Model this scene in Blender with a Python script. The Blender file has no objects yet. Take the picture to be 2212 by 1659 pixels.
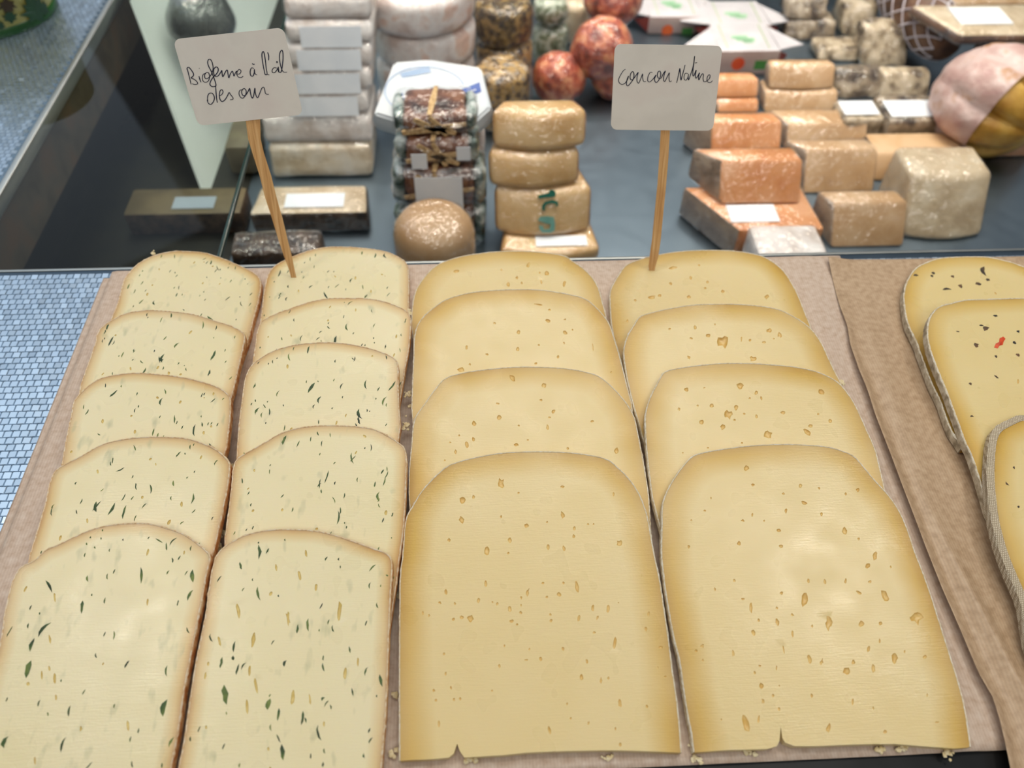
import bpy, bmesh, math, random
import numpy as np
from math import sin, cos, radians, pi, sqrt, atan2
from mathutils import Vector, Matrix, noise
from mathutils.geometry import delaunay_2d_cdt

C = bpy.context.scene.collection
S = bpy.context.scene
random.seed(7)

# ---------------------------------------------------------------- camera
FPX, PW, PH = 1700.0, 2212, 1659
PITCH, YAW, ROLL = radians(50.892), radians(3.6445), radians(1.25)
CAM = np.array([0.0, 0.0, 0.40])
_f = np.array([sin(YAW)*cos(PITCH), cos(YAW)*cos(PITCH), -sin(PITCH)])
_r = np.array([cos(YAW), -sin(YAW), 0.0]); _u = np.cross(_r, _f)
RX = _r*cos(ROLL) + _u*sin(ROLL); RY = -_r*sin(ROLL) + _u*cos(ROLL); RF = _f
cd = bpy.data.cameras.new('camera'); cam = bpy.data.objects.new('camera', cd); C.objects.link(cam)
cd.sensor_fit = 'HORIZONTAL'; cd.sensor_width = 36.0; cd.lens = 36.0*FPX/PW
cd.clip_start = 0.02; cd.clip_end = 30
cam.matrix_world = Matrix(((RX[0], RY[0], -RF[0], CAM[0]), (RX[1], RY[1], -RF[1], CAM[1]),
                           (RX[2], RY[2], -RF[2], CAM[2]), (0, 0, 0, 1)))
cd.dof.use_dof = True; cd.dof.focus_distance = 0.46; cd.dof.aperture_fstop = 6.4
S.camera = cam

# ---------------------------------------------------------------- world and lamps
W = bpy.data.worlds.new('shop'); S.world = W; W.use_nodes = True
bg = W.node_tree.nodes['Background']; bg.inputs[0].default_value = (0.90, 0.95, 1.0, 1); bg.inputs[1].default_value = 0.25

def lamp(name, loc, target, size, power, col, size_y=None, shape='RECTANGLE', spread=180):
    l = bpy.data.lights.new(name, 'AREA'); l.shape = shape; l.size = size
    if shape in ('RECTANGLE', 'ELLIPSE'): l.size_y = size_y or size
    l.energy = power; l.color = col; l.spread = radians(spread)
    o = bpy.data.objects.new(name, l); C.objects.link(o); o.location = loc
    o.rotation_euler = (Vector(target)-Vector(loc)).to_track_quat('-Z', 'Y').to_euler()
    return o
WARM = (1.0, 0.94, 0.83)
lamp('unseen_overhead_light', (0.15, 0.30, 1.9), (0.05, 0.35, 0), 1.3, 1.2, WARM, 0.8)
lamp('unseen_overhead_light', (0.1, -0.95, 1.75), (0.05, 0.85, -.1), 1.3, 10.5, WARM, 0.6)  # unseen fill behind the camera, added to lift faces turned towards it
lamp('unseen_overhead_light', (0.2, 1.35, 1.6), (0.12, 1.0, -.1), 1.3, 4.8, WARM, 1.0, spread=85)  # unseen fill over the well, added to brighten the rear cheeses
lamp('spot_lamp', (0.84, 0.52, 1.5), (0.15, 0.25, 0), 0.26, 4.0, WARM, 0.2)
lamp('spot_lamp', (-0.78, 0.48, 1.5), (-0.1, 0.25, 0), 0.26, 3.2, WARM, 0.2)
lamp('added_cool_light', (-1.35, 1.25, 1.5), (-1.35, 1.2, 0), 1.2, 4.3, (0.72, 0.86, 1.0), 1.0)  # unseen cool panel, added so the front deck reflects blue
lamp('added_cool_light', (-2.3, 3.0, 1.6), (-1.5, 2.0, 0), 1.6, 4.5, (0.66, 0.82, 1.0), 1.5)  # second added cool panel, gives the left deck its blue reflection
for i, (x, y) in enumerate(((-0.42, 0.85), (-0.1, 1.0), (0.14, 0.78), (0.32, 1.0), (0.58, 0.78), (0.85, 1.05), (0.05, 1.35), (0.5, 1.3), (1.1, 0.8), (-0.25, 1.4), (0.35, 1.65))):
    lamp('spot_lamp', (x, y, 1.5), (x*.85+.03, 1.0, -0.1), 0.036, 0.24, WARM, shape='DISK', spread=38)

S.view_settings.view_transform = 'Standard'; S.view_settings.look = 'None'
S.view_settings.gamma = 1.0; S.view_settings.use_curve_mapping = False
S.view_settings.exposure = 0.04
try:
    S.cycles.transparent_max_bounces = 24
except Exception:
    pass

# ---------------------------------------------------------------- measuring helpers: a line of sight meets a real plane
def sight(px, py):
    return RF + RX*(px-PW/2)/FPX - RY*(py-PH/2)/FPX
def on_plane(px, py, p0, n):
    d = sight(px, py); n = np.array(n, float)
    return CAM + d*(n @ (np.array(p0, float)-CAM))/(n @ d)
def on_z(px, py, z): return on_plane(px, py, (0, 0, z), (0, 0, 1))
def on_y(px, py, y): return on_plane(px, py, (0, y, 0), (0, 1, 0))

# ---------------------------------------------------------------- object helpers
def root(name, label, cat, loc=(0, 0, 0), group=None):
    o = bpy.data.objects.new(name, None); C.objects.link(o); o.location = loc
    o.empty_display_size = 0.02
    o['label'] = label; o['category'] = cat
    if group: o['group'] = group
    return o
def tag(o, label, cat, group=None):
    o['label'] = label; o['category'] = cat
    if group: o['group'] = group
    return o
def world_loc(o):
    v = Vector((0, 0, 0))
    while o is not None:
        v += o.location; o = o.parent
    return v
def link_mesh(name, me, mat, parent=None, loc=None, label=None, stuff=False, smooth=35):
    o = bpy.data.objects.new(name, me); C.objects.link(o)
    for m in (mat if isinstance(mat, (list, tuple)) else [mat]): me.materials.append(m)
    off = world_loc(parent) if parent is not None else Vector(loc or (0, 0, 0))
    me.transform(Matrix.Translation(-off))
    if parent is not None: o.parent = parent
    else: o.location = off
    if smooth:
        me.polygons.foreach_set('use_smooth', [True]*len(me.polygons))
        try: me.set_sharp_from_angle(angle=radians(smooth))
        except Exception: pass
    if label: o['label'] = label
    if stuff: o['kind'] = 'stuff'
    return o
def mesh_pd(name, verts, faces, mat, parent=None, loc=None, **k):
    me = bpy.data.meshes.new(name); me.from_pydata([tuple(map(float, v)) for v in verts], [], faces); me.update()
    return link_mesh(name, me, mat, parent, loc, **k)
def mesh_bm(name, bm, mat, parent=None, loc=None, **k):
    me = bpy.data.meshes.new(name); bm.normal_update(); bm.to_mesh(me); bm.free()
    return link_mesh(name, me, mat, parent, loc, **k)

def box_bm(x0, x1, y0, y1, z0, z1, bev=0.0, seg=2):
    return prism_bm([(x0, y0), (x1, y0), (x1, y1), (x0, y1)], z0, z1, bev, seg)
def prism_bm(plan, z0, z1, bev=0.0, seg=2, sub=0):
    bm = bmesh.new()
    b = [bm.verts.new((x, y, z0)) for x, y in plan]; t = [bm.verts.new((x, y, z1)) for x, y in plan]
    bm.faces.new(b[::-1]); bm.faces.new(t); n = len(plan)
    for i in range(n): bm.faces.new((b[i], b[(i+1) % n], t[(i+1) % n], t[i]))
    bmesh.ops.recalc_face_normals(bm, faces=bm.faces)
    if bev: bmesh.ops.bevel(bm, geom=list(bm.edges), offset=bev, offset_type='OFFSET', segments=seg, profile=0.5, affect='EDGES', clamp_overlap=True)
    if sub:
        bmesh.ops.triangulate(bm, faces=[f for f in bm.faces if len(f.verts) > 4])
        for _ in range(sub): bmesh.ops.subdivide_edges(bm, edges=[e for e in bm.edges if e.calc_length() > 0.006], cuts=1, use_grid_fill=True)
        bmesh.ops.triangulate(bm, faces=[f for f in bm.faces if len(f.verts) > 4])
    return bm
def rough(bm, amp, scale, seed=0.0, keep_bottom=None):
    bm.normal_update()
    mv = []
    for v in bm.verts:
        if keep_bottom is not None and v.co.z < keep_bottom: continue
        q = Vector(v.co)*scale + Vector((seed, seed*1.7, -seed))
        mv.append((v, v.normal*(noise.noise(q)+0.5*noise.noise(q*2.3))*amp))
    for v, d in mv: v.co += d
def lathe_bm(prof, cx, cy, n=48, sx=1.0, sy=1.0):
    bm = bmesh.new(); rings = []
    for r, z in prof:
        if r < 1e-6: rings.append([bm.verts.new((cx, cy, z))])
        else: rings.append([bm.verts.new((cx+r*sx*cos(2*pi*i/n), cy+r*sy*sin(2*pi*i/n), z)) for i in range(n)])
    for a, b in zip(rings, rings[1:]):
        for i in range(n):
            j = (i+1) % n
            if len(a) == 1: bm.faces.new((a[0], b[i], b[j]))
            elif len(b) == 1: bm.faces.new((a[i], a[j], b[0]))
            else: bm.faces.new((a[i], a[j], b[j], b[i]))
    bmesh.ops.recalc_face_normals(bm, faces=bm.faces)
    return bm
def wheel_prof(r, z0, z1, rad):
    p = [(0, z0)]
    for k in range(5):
        a = -pi/2 + k*pi/8; p.append((r-rad+rad*cos(a), z0+rad+rad*sin(a)))
    for k in range(5):
        a = k*pi/8; p.append((r-rad+rad*cos(a), z1-rad+rad*sin(a)))
    p.append(((r-rad)*0.5, z1)); p.append((0, z1))
    return p

# ---------------------------------------------------------------- materials
def lin(h):
    def f(c): return c/12.92 if c <= 0.04045 else ((c+0.055)/1.055)**2.4
    return tuple(f(int(h[i:i+2], 16)/255) for i in (0, 2, 4)) + (1,)
def mat_new(name):
    m = bpy.data.materials.new(name); m.use_nodes = True
    nt = m.node_tree; p = nt.nodes['Principled BSDF']
    return m, nt, p
def node(nt, t, **k):
    n = nt.nodes.new(t)
    for a, b in k.items(): setattr(n, a, b)
    return n
def setp(p, **k):
    for a, b in k.items():
        a = a.replace('_', ' ')
        if a in p.inputs: p.inputs[a].default_value = b
def coords(nt, scale=(1, 1, 1), rot=(0, 0, 0)):
    g = node(nt, 'ShaderNodeNewGeometry'); mp = node(nt, 'ShaderNodeMapping')
    mp.inputs['Scale'].default_value = scale; mp.inputs['Rotation'].default_value = rot
    nt.links.new(g.outputs['Position'], mp.inputs['Vector']); return mp.outputs[0]
def noise_tex(nt, vec, scale, detail=3, rough_=0.5):
    n = node(nt, 'ShaderNodeTexNoise'); n.inputs['Scale'].default_value = scale
    n.inputs['Detail'].default_value = detail; n.inputs['Roughness'].default_value = rough_
    nt.links.new(vec, n.inputs['Vector']); return n.outputs['Fac']
def ramp(nt, fac, stops):
    r = node(nt, 'ShaderNodeValToRGB'); e = r.color_ramp.elements
    while len(e) < len(stops): e.new(0.5)
    for el, (p, c) in zip(e, stops): el.position = p; el.color = c if len(c) == 4 else (*c, 1)
    nt.links.new(fac, r.inputs['Fac']); return r.outputs['Color']
def mixc(nt, fac, a, b, mode='MIX'):
    m = node(nt, 'ShaderNodeMix', data_type='RGBA', blend_type=mode)
    for s, v in ((0, fac), (6, a), (7, b)):
        if hasattr(v, 'is_linked') or isinstance(v, bpy.types.NodeSocket): nt.links.new(v, m.inputs[s])
        else: m.inputs[s].default_value = v
    return m.outputs[2]
def bump(nt, p, h, strength, dist, prev=None):
    b = node(nt, 'ShaderNodeBump'); b.inputs['Strength'].default_value = strength; b.inputs['Distance'].default_value = dist
    nt.links.new(h, b.inputs['Height'])
    if prev is not None: nt.links.new(prev, b.inputs['Normal'])
    nt.links.new(b.outputs[0], p.inputs['Normal']); return b.outputs[0]
def simple(name, hexes, scale=60, rough_=0.5, bumpd=0.0, bscale=200, metallic=0.0, detail=4, stretch=(1, 1, 1), lo=.35, hi=.65, **k):
    """noise-mottled surface between the given colours"""
    m, nt, p = mat_new(name); v = coords(nt, stretch)
    if len(hexes) > 1:
        f = noise_tex(nt, v, scale, detail)
        n = len(hexes)
        nt.links.new(ramp(nt, f, [(lo+(hi-lo)*i/(n-1), lin(h)) for i, h in enumerate(hexes)]), p.inputs['Base Color'])
    else: p.inputs['Base Color'].default_value = lin(hexes[0])
    setp(p, Roughness=rough_, Metallic=metallic, **k)
    if bumpd: bump(nt, p, noise_tex(nt, v, bscale, 3), 1.0, bumpd)
    return m

def paste_mat(name, rim, mid, base, pale, w, sss=0.22, herb=False, streak=0.00008):
    m, nt, p = mat_new(name)
    a = node(nt, 'ShaderNodeAttribute', attribute_name='rd')
    pos = coords(nt)
    n1 = noise_tex(nt, pos, 45, 1)
    ad = node(nt, 'ShaderNodeMath', operation='MULTIPLY_ADD'); ad.inputs[1].default_value = 1.0/w
    nt.links.new(a.outputs['Fac'], ad.inputs[0])
    sb = node(nt, 'ShaderNodeMath', operation='MULTIPLY_ADD'); sb.inputs[1].default_value = 0.10; sb.inputs[2].default_value = -0.05
    nt.links.new(n1, sb.inputs[0]); nt.links.new(sb.outputs[0], ad.inputs[2])
    col = ramp(nt, ad.outputs[0], [(0.0, lin(rim)), (0.25, lin(mid)), (0.80, lin(base)), (1.0, lin(base))])
    n2 = noise_tex(nt, pos, 22, 1)
    col = mixc(nt, ramp(nt, n2, [(0.3, (0, 0, 0)), (0.8, (0.4, 0.4, 0.4))]), col, lin(pale))
    if herb:
        n3 = noise_tex(nt, coords(nt, (1.0, 0.45, 1.0)), 150, 2)
        col = mixc(nt, ramp(nt, n3, [(0.62, (0, 0, 0)), (0.78, (0.55, 0.55, 0.55))]), col, lin('A9AA86'))
    nt.links.new(col, p.inputs['Base Color'])
    setp(p, Subsurface_Weight=sss, Subsurface_Radius=(0.006, 0.0035, 0.0012), Subsurface_Scale=0.6, Specular_IOR_Level=0.5)
    nr = noise_tex(nt, pos, 60, 1)
    nt.links.new(ramp(nt, nr, [(0.2, (0.22,)*3), (0.8, (0.42,)*3)]), p.inputs['Roughness'])
    h1 = noise_tex(nt, coords(nt, (0.08, 1.0, 0.3), (0, 0, radians(4))), 1500, 2)
    b1 = bump(nt, p, h1, 0.8, streak)
    b2 = bump(nt, p, noise_tex(nt, pos, 130, 3), 0.6, 0.00016, b1)
    bump(nt, p, noise_tex(nt, pos, 900, 2), 0.6, 0.00005, b2)
    return m
M = {}
M['herb'] = paste_mat('herb_cheese_paste', 'C0935A', 'D6B87E', 'E4D8AE', 'EAE0C2', 9.0, herb=True)
M['nat'] = paste_mat('plain_cheese_paste', 'B88E38', 'CBA650', 'DFC993', 'E4D3A8', 21.0)
M['pep'] = paste_mat('pepper_cheese_paste', 'C0963E', 'D2AE5A', 'DFC98F', 'E4D3A2', 16.0)
M['hole'] = simple('cheese_eye_shade_tint', ['CFA75A', 'DFC07C'], 300, 0.3, Subsurface_Weight=0.2, Subsurface_Radius=(.004, .002, .001), Subsurface_Scale=.5)  # deeper amber paints recess shade and interreflection into the eye bowls
M['hole_herb'] = simple('herb_cheese_eye_shade_tint', ['C4A85C', 'D8C27C'], 300, 0.3)  # same painted recess tint for the herb slices' eyes
M['rind_o'] = simple('orange_washed_rind', ['B5713A', 'CC9157', 'DDB988'], 260, 0.7, 0.0002, 900)
M['rind_g'] = simple('dry_grey_beige_rind', ['BFA57E', 'D6C4A4', 'E9DFCA'], 420, 0.85, 0.0002, 1300)
M['crest_o'] = simple('floury_rind_edge', ['D9B68A', 'E8D0AC', 'F0E2CA'], 500, 0.85, 0.00015, 1500)
M['crest_g'] = simple('pale_floury_rind_edge', ['E0CFAE', 'EFE4CC', 'F6F0E2'], 600, 0.85, 0.00015, 1500)
M['rind_d'] = simple('mottled_grey_rind', ['94866F', 'BBAC93', 'D3C8B2'], 200, 0.85, 0.00025, 700)
M['herb_leaf'] = simple('wild_garlic_leaf', ['1E3014', '3A5424', '70803A'], 90, 0.5)
M['pepper'] = simple('crushed_pepper', ['1D1612', '4A3A28', '6B4A2C'], 150, 0.6)
M['chilli'] = simple('red_chilli', ['C23A17', 'E0531F'], 300, 0.4)
M['crumb'] = simple('cheese_crumb', ['DCC795', 'EBDFBE'], 400, 0.6)

def cloth_rind():
    m, nt, p = mat_new('cloth_marked_rind'); v = coords(nt)
    ws = []
    for r in (radians(20), radians(110)):
        w = node(nt, 'ShaderNodeTexWave', wave_type='BANDS'); w.inputs['Scale'].default_value = 330; w.inputs['Distortion'].default_value = 2.2
        w.inputs['Detail'].default_value = 2; w.inputs['Detail Scale'].default_value = 1.5
        nt.links.new(coords(nt, (1, 1, 1), (r*.3, r*.4, r)), w.inputs['Vector']); ws.append(w.outputs['Fac'])
    mu = node(nt, 'ShaderNodeMath', operation='MULTIPLY'); nt.links.new(ws[0], mu.inputs[0]); nt.links.new(ws[1], mu.inputs[1])
    nt.links.new(ramp(nt, mu.outputs[0], [(0.0, lin('9A8A72')), (0.3, lin('C4B59C')), (0.8, lin('DDD2BE'))]), p.inputs['Base Color'])
    setp(p, Roughness=0.9); bump(nt, p, mu.outputs[0], 0.7, 0.0002); return m
M['rind_cloth'] = cloth_rind()

def kraft(name, a, b, c):
    m, nt, p = mat_new(name); v = coords(nt)
    w = node(nt, 'ShaderNodeTexWave', wave_type='BANDS', bands_direction='X'); w.inputs['Scale'].default_value = 190
    w.inputs['Distortion'].default_value = 0.8; w.inputs['Detail'].default_value = 2
    nt.links.new(v, w.inputs['Vector'])
    col = ramp(nt, noise_tex(nt, v, 260, 4, 0.5), [(0.25, lin(a)), (0.5, lin(b)), (0.8, lin(c))])
    col = mixc(nt, 0.05, col, w.outputs['Color'], 'OVERLAY')
    nt.links.new(col, p.inputs['Base Color']); setp(p, Roughness=0.42, Specular_IOR_Level=0.5)
    b1 = bump(nt, p, noise_tex(nt, v, 300, 4), 0.6, 0.0003)
    bump(nt, p, noise_tex(nt, v, 40, 3), 0.6, 0.0012, b1)
    return m
M['kraft'] = kraft('waxed_kraft_paper', 'B59B86', 'C5AF9D', 'D2C1B2')
M['kraft2'] = kraft('waxed_kraft_paper_browner', 'A38769', 'B69A7C', 'C3A98C')
M['tray'] = simple('black_plastic_tray', ['0C0D0E', '17181A'], 60, 0.35)

def steel(name, base, r, scale=3, lo='000000'):
    m, nt, p = mat_new(name); v = coords(nt)
    n = noise_tex(nt, v, 14, 4)
    nt.links.new(ramp(nt, n, [(0.3, tuple(c*0.93 for c in lin(base)[:3])), (0.7, lin(base))]), p.inputs['Base Color'])
    setp(p, Metallic=1.0, Roughness=r); nr = noise_tex(nt, v, 60, 3)
    nt.links.new(ramp(nt, nr, [(0.3, (r*0.93,)*3), (0.7, (min(1, r*1.08),)*3)]), p.inputs['Roughness'])
    bump(nt, p, noise_tex(nt, coords(nt, (1, 4, 1)), 500, 3), 0.3, 0.00002)
    return m
M['steel'] = steel('embossed_steel', 'C3D2E0', 0.32)
M['steel_gap'] = steel('steel_groove', '66798B', 0.38)
M['steel_floor'] = steel('brushed_steel_floor', '7E8D99', 0.36)
M['steel_edge'] = steel('steel_edge_strip', 'B5B7B4', 0.4)
M['dark_steel'] = steel('dark_grey_steel', '4A4A48', 0.5)  # dark grey steel of the well walls
M['bay_shade'] = simple('bay_shade_black', ['0F0E08', '1C1A10'], 40, 0.45)  # near-black colour paints in the darkness of the left bay
M['bronze'] = simple('brown_side_rail', ['4A4030', '5C5040', '68503A'], 30, 0.45)
M['white_panel'] = simple('white_plastic_panel', ['DCE2DE', 'E4E9E6'], 10, 0.4)

def film(name, tint, gloss, r, amp, sc, ior=1.45):
    m, nt, p = mat_new(name); out = nt.nodes['Material Output']
    t = node(nt, 'ShaderNodeBsdfTransparent'); t.inputs[0].default_value = tint
    g = node(nt, 'ShaderNodeBsdfGlossy'); g.inputs['Roughness'].default_value = r; g.inputs[0].default_value = (1, 1, 1, 1)
    fr = node(nt, 'ShaderNodeFresnel'); fr.inputs[0].default_value = ior
    mm = node(nt, 'ShaderNodeMath', operation='MULTIPLY_ADD'); mm.inputs[1].default_value = 1.0; mm.inputs[2].default_value = gloss
    nt.links.new(fr.outputs[0], mm.inputs[0])
    geo = node(nt, 'ShaderNodeNewGeometry'); inv = node(nt, 'ShaderNodeMath', operation='SUBTRACT'); inv.inputs[0].default_value = 1.0; nt.links.new(geo.outputs['Backfacing'], inv.inputs[1])
    m2 = node(nt, 'ShaderNodeMath', operation='MULTIPLY'); nt.links.new(mm.outputs[0], m2.inputs[0]); nt.links.new(inv.outputs[0], m2.inputs[1])   # the inner side of a sheet does not mirror
    mx = node(nt, 'ShaderNodeMixShader'); nt.links.new(m2.outputs[0], mx.inputs[0]); nt.links.new(t.outputs[0], mx.inputs[1]); nt.links.new(g.outputs[0], mx.inputs[2])
    if amp:
        b = node(nt, 'ShaderNodeBump'); b.inputs['Strength'].default_value = 1.0; b.inputs['Distance'].default_value = amp
        v = coords(nt); nt.links.new(noise_tex(nt, v, sc, 3, 0.6), b.inputs['Height'])
        nt.links.new(b.outputs[0], g.inputs['Normal'])
    nt.links.new(mx.outputs[0], out.inputs['Surface']); nt.nodes.remove(p)
    return m
M['film'] = film('crinkled_cling_film', (0.97, 0.97, 0.97, 1), 0.06, 0.075, 0.007, 60)
M['film_milky'] = film('milky_film', (0.93, 0.93, 0.94, 1), 0.10, 0.2, 0.004, 60)
M['glass'] = film('clear_display_glass', (0.93, 0.96, 0.945, 1), 0.0, 0.0, 0.0, 1, 1.27)   # anti-reflective
M['glass_edge'] = simple('green_glass_edge', ['0E2A22', '173A30'], 20, 0.15)
M['label'] = simple('white_sticker', ['E2E8EE', 'ECF0F4'], 30, 0.45)
M['sticker_dimmed'] = simple('dimmed_white_sticker', ['9FAAB6'], 1, 0.6)  # sticker colour with the dimness of the bay painted in
M['card'] = simple('laminated_white_card', ['DAD5CE', 'E2DDD6', 'DED5CF'], 26, 0.35)
M['ink'] = simple('dark_blue_ink', ['0B0E26', '141A3C'], 300, 0.4)
def bamboo():
    m, nt, p = mat_new('bamboo_wood'); v0 = coords(nt, (1, 1, 1), (math.atan(.37), 0, 0)); mp = node(nt, 'ShaderNodeMapping'); mp.inputs['Scale'].default_value = (1, 1, 0.03); nt.links.new(v0, mp.inputs['Vector']); v = mp.outputs[0]
    n = noise_tex(nt, v, 900, 2); n2 = noise_tex(nt, coords(nt), 40, 3)
    c = ramp(nt, n, [(0.3, lin('BE8C55')), (0.5, lin('D6A76D')), (0.7, lin('E4BD88'))])
    c = mixc(nt, ramp(nt, n2, [(0.5, (0, 0, 0)), (0.75, (0.6,)*3)]), c, lin('C08A55'))
    nt.links.new(c, p.inputs['Base Color']); setp(p, Roughness=0.5); bump(nt, p, n, 0.5, 0.0002); return m
M['bamboo'] = bamboo()

# ================================================================ STRUCTURE: the display counter
ZD = -0.012            # counter deck level (the paper on the trays is z = 0)
ZF = -0.17             # floor of the sunken display
YD = 0.457             # rear edge of the deck
XL = -0.397            # edge of the left deck
counter = root('display_counter', 'embossed steel cheese counter with a sunken steel display well behind it', 'counter', (0, 0, ZF))
def cbox(name, a, mat, **k): return mesh_bm(name, box_bm(*a), mat, counter, **k)
cbox('deck_plate', (-0.80, 0.75, -0.12, YD, ZD-0.004, ZD-0.0005, 0.0008), M['steel_gap'])
cbox('side_deck_plate', (-1.25, XL, YD+.004, 1.7, ZD-0.004, ZD-0.0005, 0.0008), M['steel_gap'])
cbox('side_deck_edge', (XL-.0005, XL+.0055, YD+.002, 1.7, ZD-0.012, ZD+0.001, 0.001), M['steel_edge'])
cbox('deck_edge', (-0.80, 0.75, YD-.0005, YD+.002, ZD-0.012, ZD+0.0002, 0.0006), M['steel_edge'])
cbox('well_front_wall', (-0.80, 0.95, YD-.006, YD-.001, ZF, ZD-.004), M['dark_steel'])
cbox('well_floor', (-0.262, 0.95, YD-.006, 1.75, ZF-.006, ZF), M['steel_floor'])
cbox('darkened_bay_floor', (XL-.05, -0.2625, YD-.006, 1.75, ZF-.006, ZF), M['bay_shade'])  # bay floor, kept dark by its colour
cbox('side_rail', (XL-.004, XL, YD+.004, 1.7, -0.077, ZD-.0045), M['bronze'])
cbox('well_side_wall', (XL-.05, XL-.045, YD-.006, 1.75, ZF, -0.0175), M['bay_shade'])
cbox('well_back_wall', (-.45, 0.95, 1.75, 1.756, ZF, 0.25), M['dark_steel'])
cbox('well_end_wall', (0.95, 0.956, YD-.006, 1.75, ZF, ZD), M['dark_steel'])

def embossing(name, x0, x1, y0, y1, pitch=0.0052, gap=0.00018, seed=1):
    rng = np.random.default_rng(seed); V = []; F = []
    ny = int((y1-y0)/pitch); nx = int((x1-x0)/pitch)
    for j in range(ny):
        for i in range(nx):
            cx = x0+(i+0.5+0.42*(j % 2))*pitch; cy = y0+(j+0.5)*pitch
            if cx+pitch/2 > x1: continue
            h = pitch/2-gap; hi = h-0.00030
            tx, ty = rng.normal(0, 0.03, 2)+np.array(((0.03 if (i+j) % 2 else -0.03), 0.02*(1 if (i % 2) else -1)))
            b = len(V); zb = ZD-0.0006; zt = ZD+0.0
            for sx, sy in ((-1, -1), (1, -1), (1, 1), (-1, 1)): V.append((cx+sx*h, cy+sy*h, zb))
            for sx, sy in ((-1, -1), (1, -1), (1, 1), (-1, 1)): V.append((cx+sx*hi, cy+sy*hi, zt+tx*sx*hi+ty*sy*hi))
            F.append((b+4, b+5, b+6, b+7))
            for a in range(4): F.append((b+a, b+(a+1) % 4, b+4+(a+1) % 4, b+4+a))
    return mesh_pd(name, V, F, M['steel'], counter, stuff=True, smooth=0)
embossing('embossing', -0.56, -0.19, 0.12, YD-.001, seed=3)
embossing('embossing', -0.19, 0.56, 0.425, YD-.001, seed=4)
embossing('embossing', -0.80, XL-.001, YD+.006, 1.30, seed=5)

# glass lid over the dark left bay
lid = root('glass_cover', 'clear glass cover with a green edge over the dark left bay of the display', 'glass', (-0.2, YD+.01, ZD))
mesh_bm('pane', box_bm(XL+.0062, -0.2008, YD+.0025, 1.68, ZD-.0035, ZD-.0002), M['glass'], lid, smooth=0)
mesh_bm('polished_edge', box_bm(-0.2007, -0.1975, YD+.0025, 1.68, ZD-.0036, ZD-.0001, .0006), M['glass_edge'], lid, label='dark green polished glass edge')
# pale slanted board leaning on the side of that bay
A_ = on_z(447, 432, ZF+.0004); B_ = on_z(600, 0, ZF+.0004); C_ = on_z(285, 0, ZD-.0055); D_ = np.array((B_[0]-.071, B_[1]+.30, C_[2])); B_ = B_+(B_-A_)*0.5
nb = np.cross(B_-A_, C_-A_); nb /= np.linalg.norm(nb); nb = nb if nb[0] > 0 else -nb
V_ = [A_, B_, D_, C_]; V_ = V_+[v-nb*.003 for v in V_]
bo = mesh_pd('slanted_board', V_, [(0, 1, 2, 3), (7, 6, 5, 4), (0, 4, 5, 1), (1, 5, 6, 2), (2, 6, 7, 3), (3, 7, 4, 0)], M['white_panel'], None, tuple(A_), smooth=0)
tag(bo, 'pale slanted board under the glass cover, left of the left sign', 'board')

# ================================================================ TRAYS AND PAPER
xl1 = on_z(30, 1100, 0)[0]*0.5+on_z(243, 566, 0)[0]*0.5
YB = 0.4445
YB2 = 0.4370
e2px = [(1783, 548), (1800, 600), (1815, 662), (1829, 703), (1835.6, 749), (1851.6, 802), (1870, 847.6), (1886, 900), (1934.7, 1027.7), (1991.6, 1180.6), (2030.7, 1280), (2070, 1369), (2109.5, 1462), (2136.6, 1508.7), (2149, 1545.7), (2161, 1595), (2171, 1642), (2182, 1700)]
e2 = np.array([on_z(x, y, 0.002)[:2] for x, y in e2px]); o_ = np.argsort(e2[:, 1]); e2x, e2y = e2[o_, 0], e2[o_, 1]
def edge2(y): return float(np.interp(y, e2y, e2x))
YFR = float(on_z(1500, 1652, 0)[1])
tray1 = root('serving_tray', 'black tray under the kraft paper carrying the four rows of cheese slices', 'tray', (0, .25, ZD))
mesh_bm('tray_base', box_bm(xl1+.003, 0.262, YFR-.03, YB-.003, ZD+.0002, -0.0022, .003, 3), M['tray'], tray1)
tray2 = root('serving_tray', 'black tray at the right edge under the browner creased paper', 'tray', (.4, .25, ZD))
mesh_bm('tray_base', box_bm(0.268, 0.60, 0.02, YB2-.003, ZD+.0002, -0.0022, .003, 3), M['tray'], tray2)

def sheet(name, xf, ys, zf, nx, mat, label, thick=0.0003):
    V = []; F = []
    for j, y in enumerate(ys):
        for i in range(nx):
            x = xf(i/(nx-1), y); V.append((x[0], x[1], zf(i/(nx-1), x[0], x[1])))
    ny = len(ys)
    for j in range(ny-1):
        for i in range(nx-1):
            a = j*nx+i; F.append((a, a+1, a+nx+1, a+nx))
    me = bpy.data.meshes.new(name); me.from_pydata([tuple(map(float, v)) for v in V], [], F); me.update()
    o = link_mesh(name, me, mat, None, (0, .25, 0), smooth=180)
    md = o.modifiers.new('thickness', 'SOLIDIFY'); md.thickness = thick; md.offset = -1
    return tag(o, label, 'paper')
def ncf(x, y, s, sd=0.0): return noise.noise(Vector((x*s+sd, y*s-sd, sd)))
def p1x(u, y):
    xr = edge2(y)+0.012; x = xl1-.010+(xr-xl1+.010)*(u**1.25)
    return x, y+0.0012*ncf(x, y, 30)*(1 if y > YB-.01 else 0)
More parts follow.
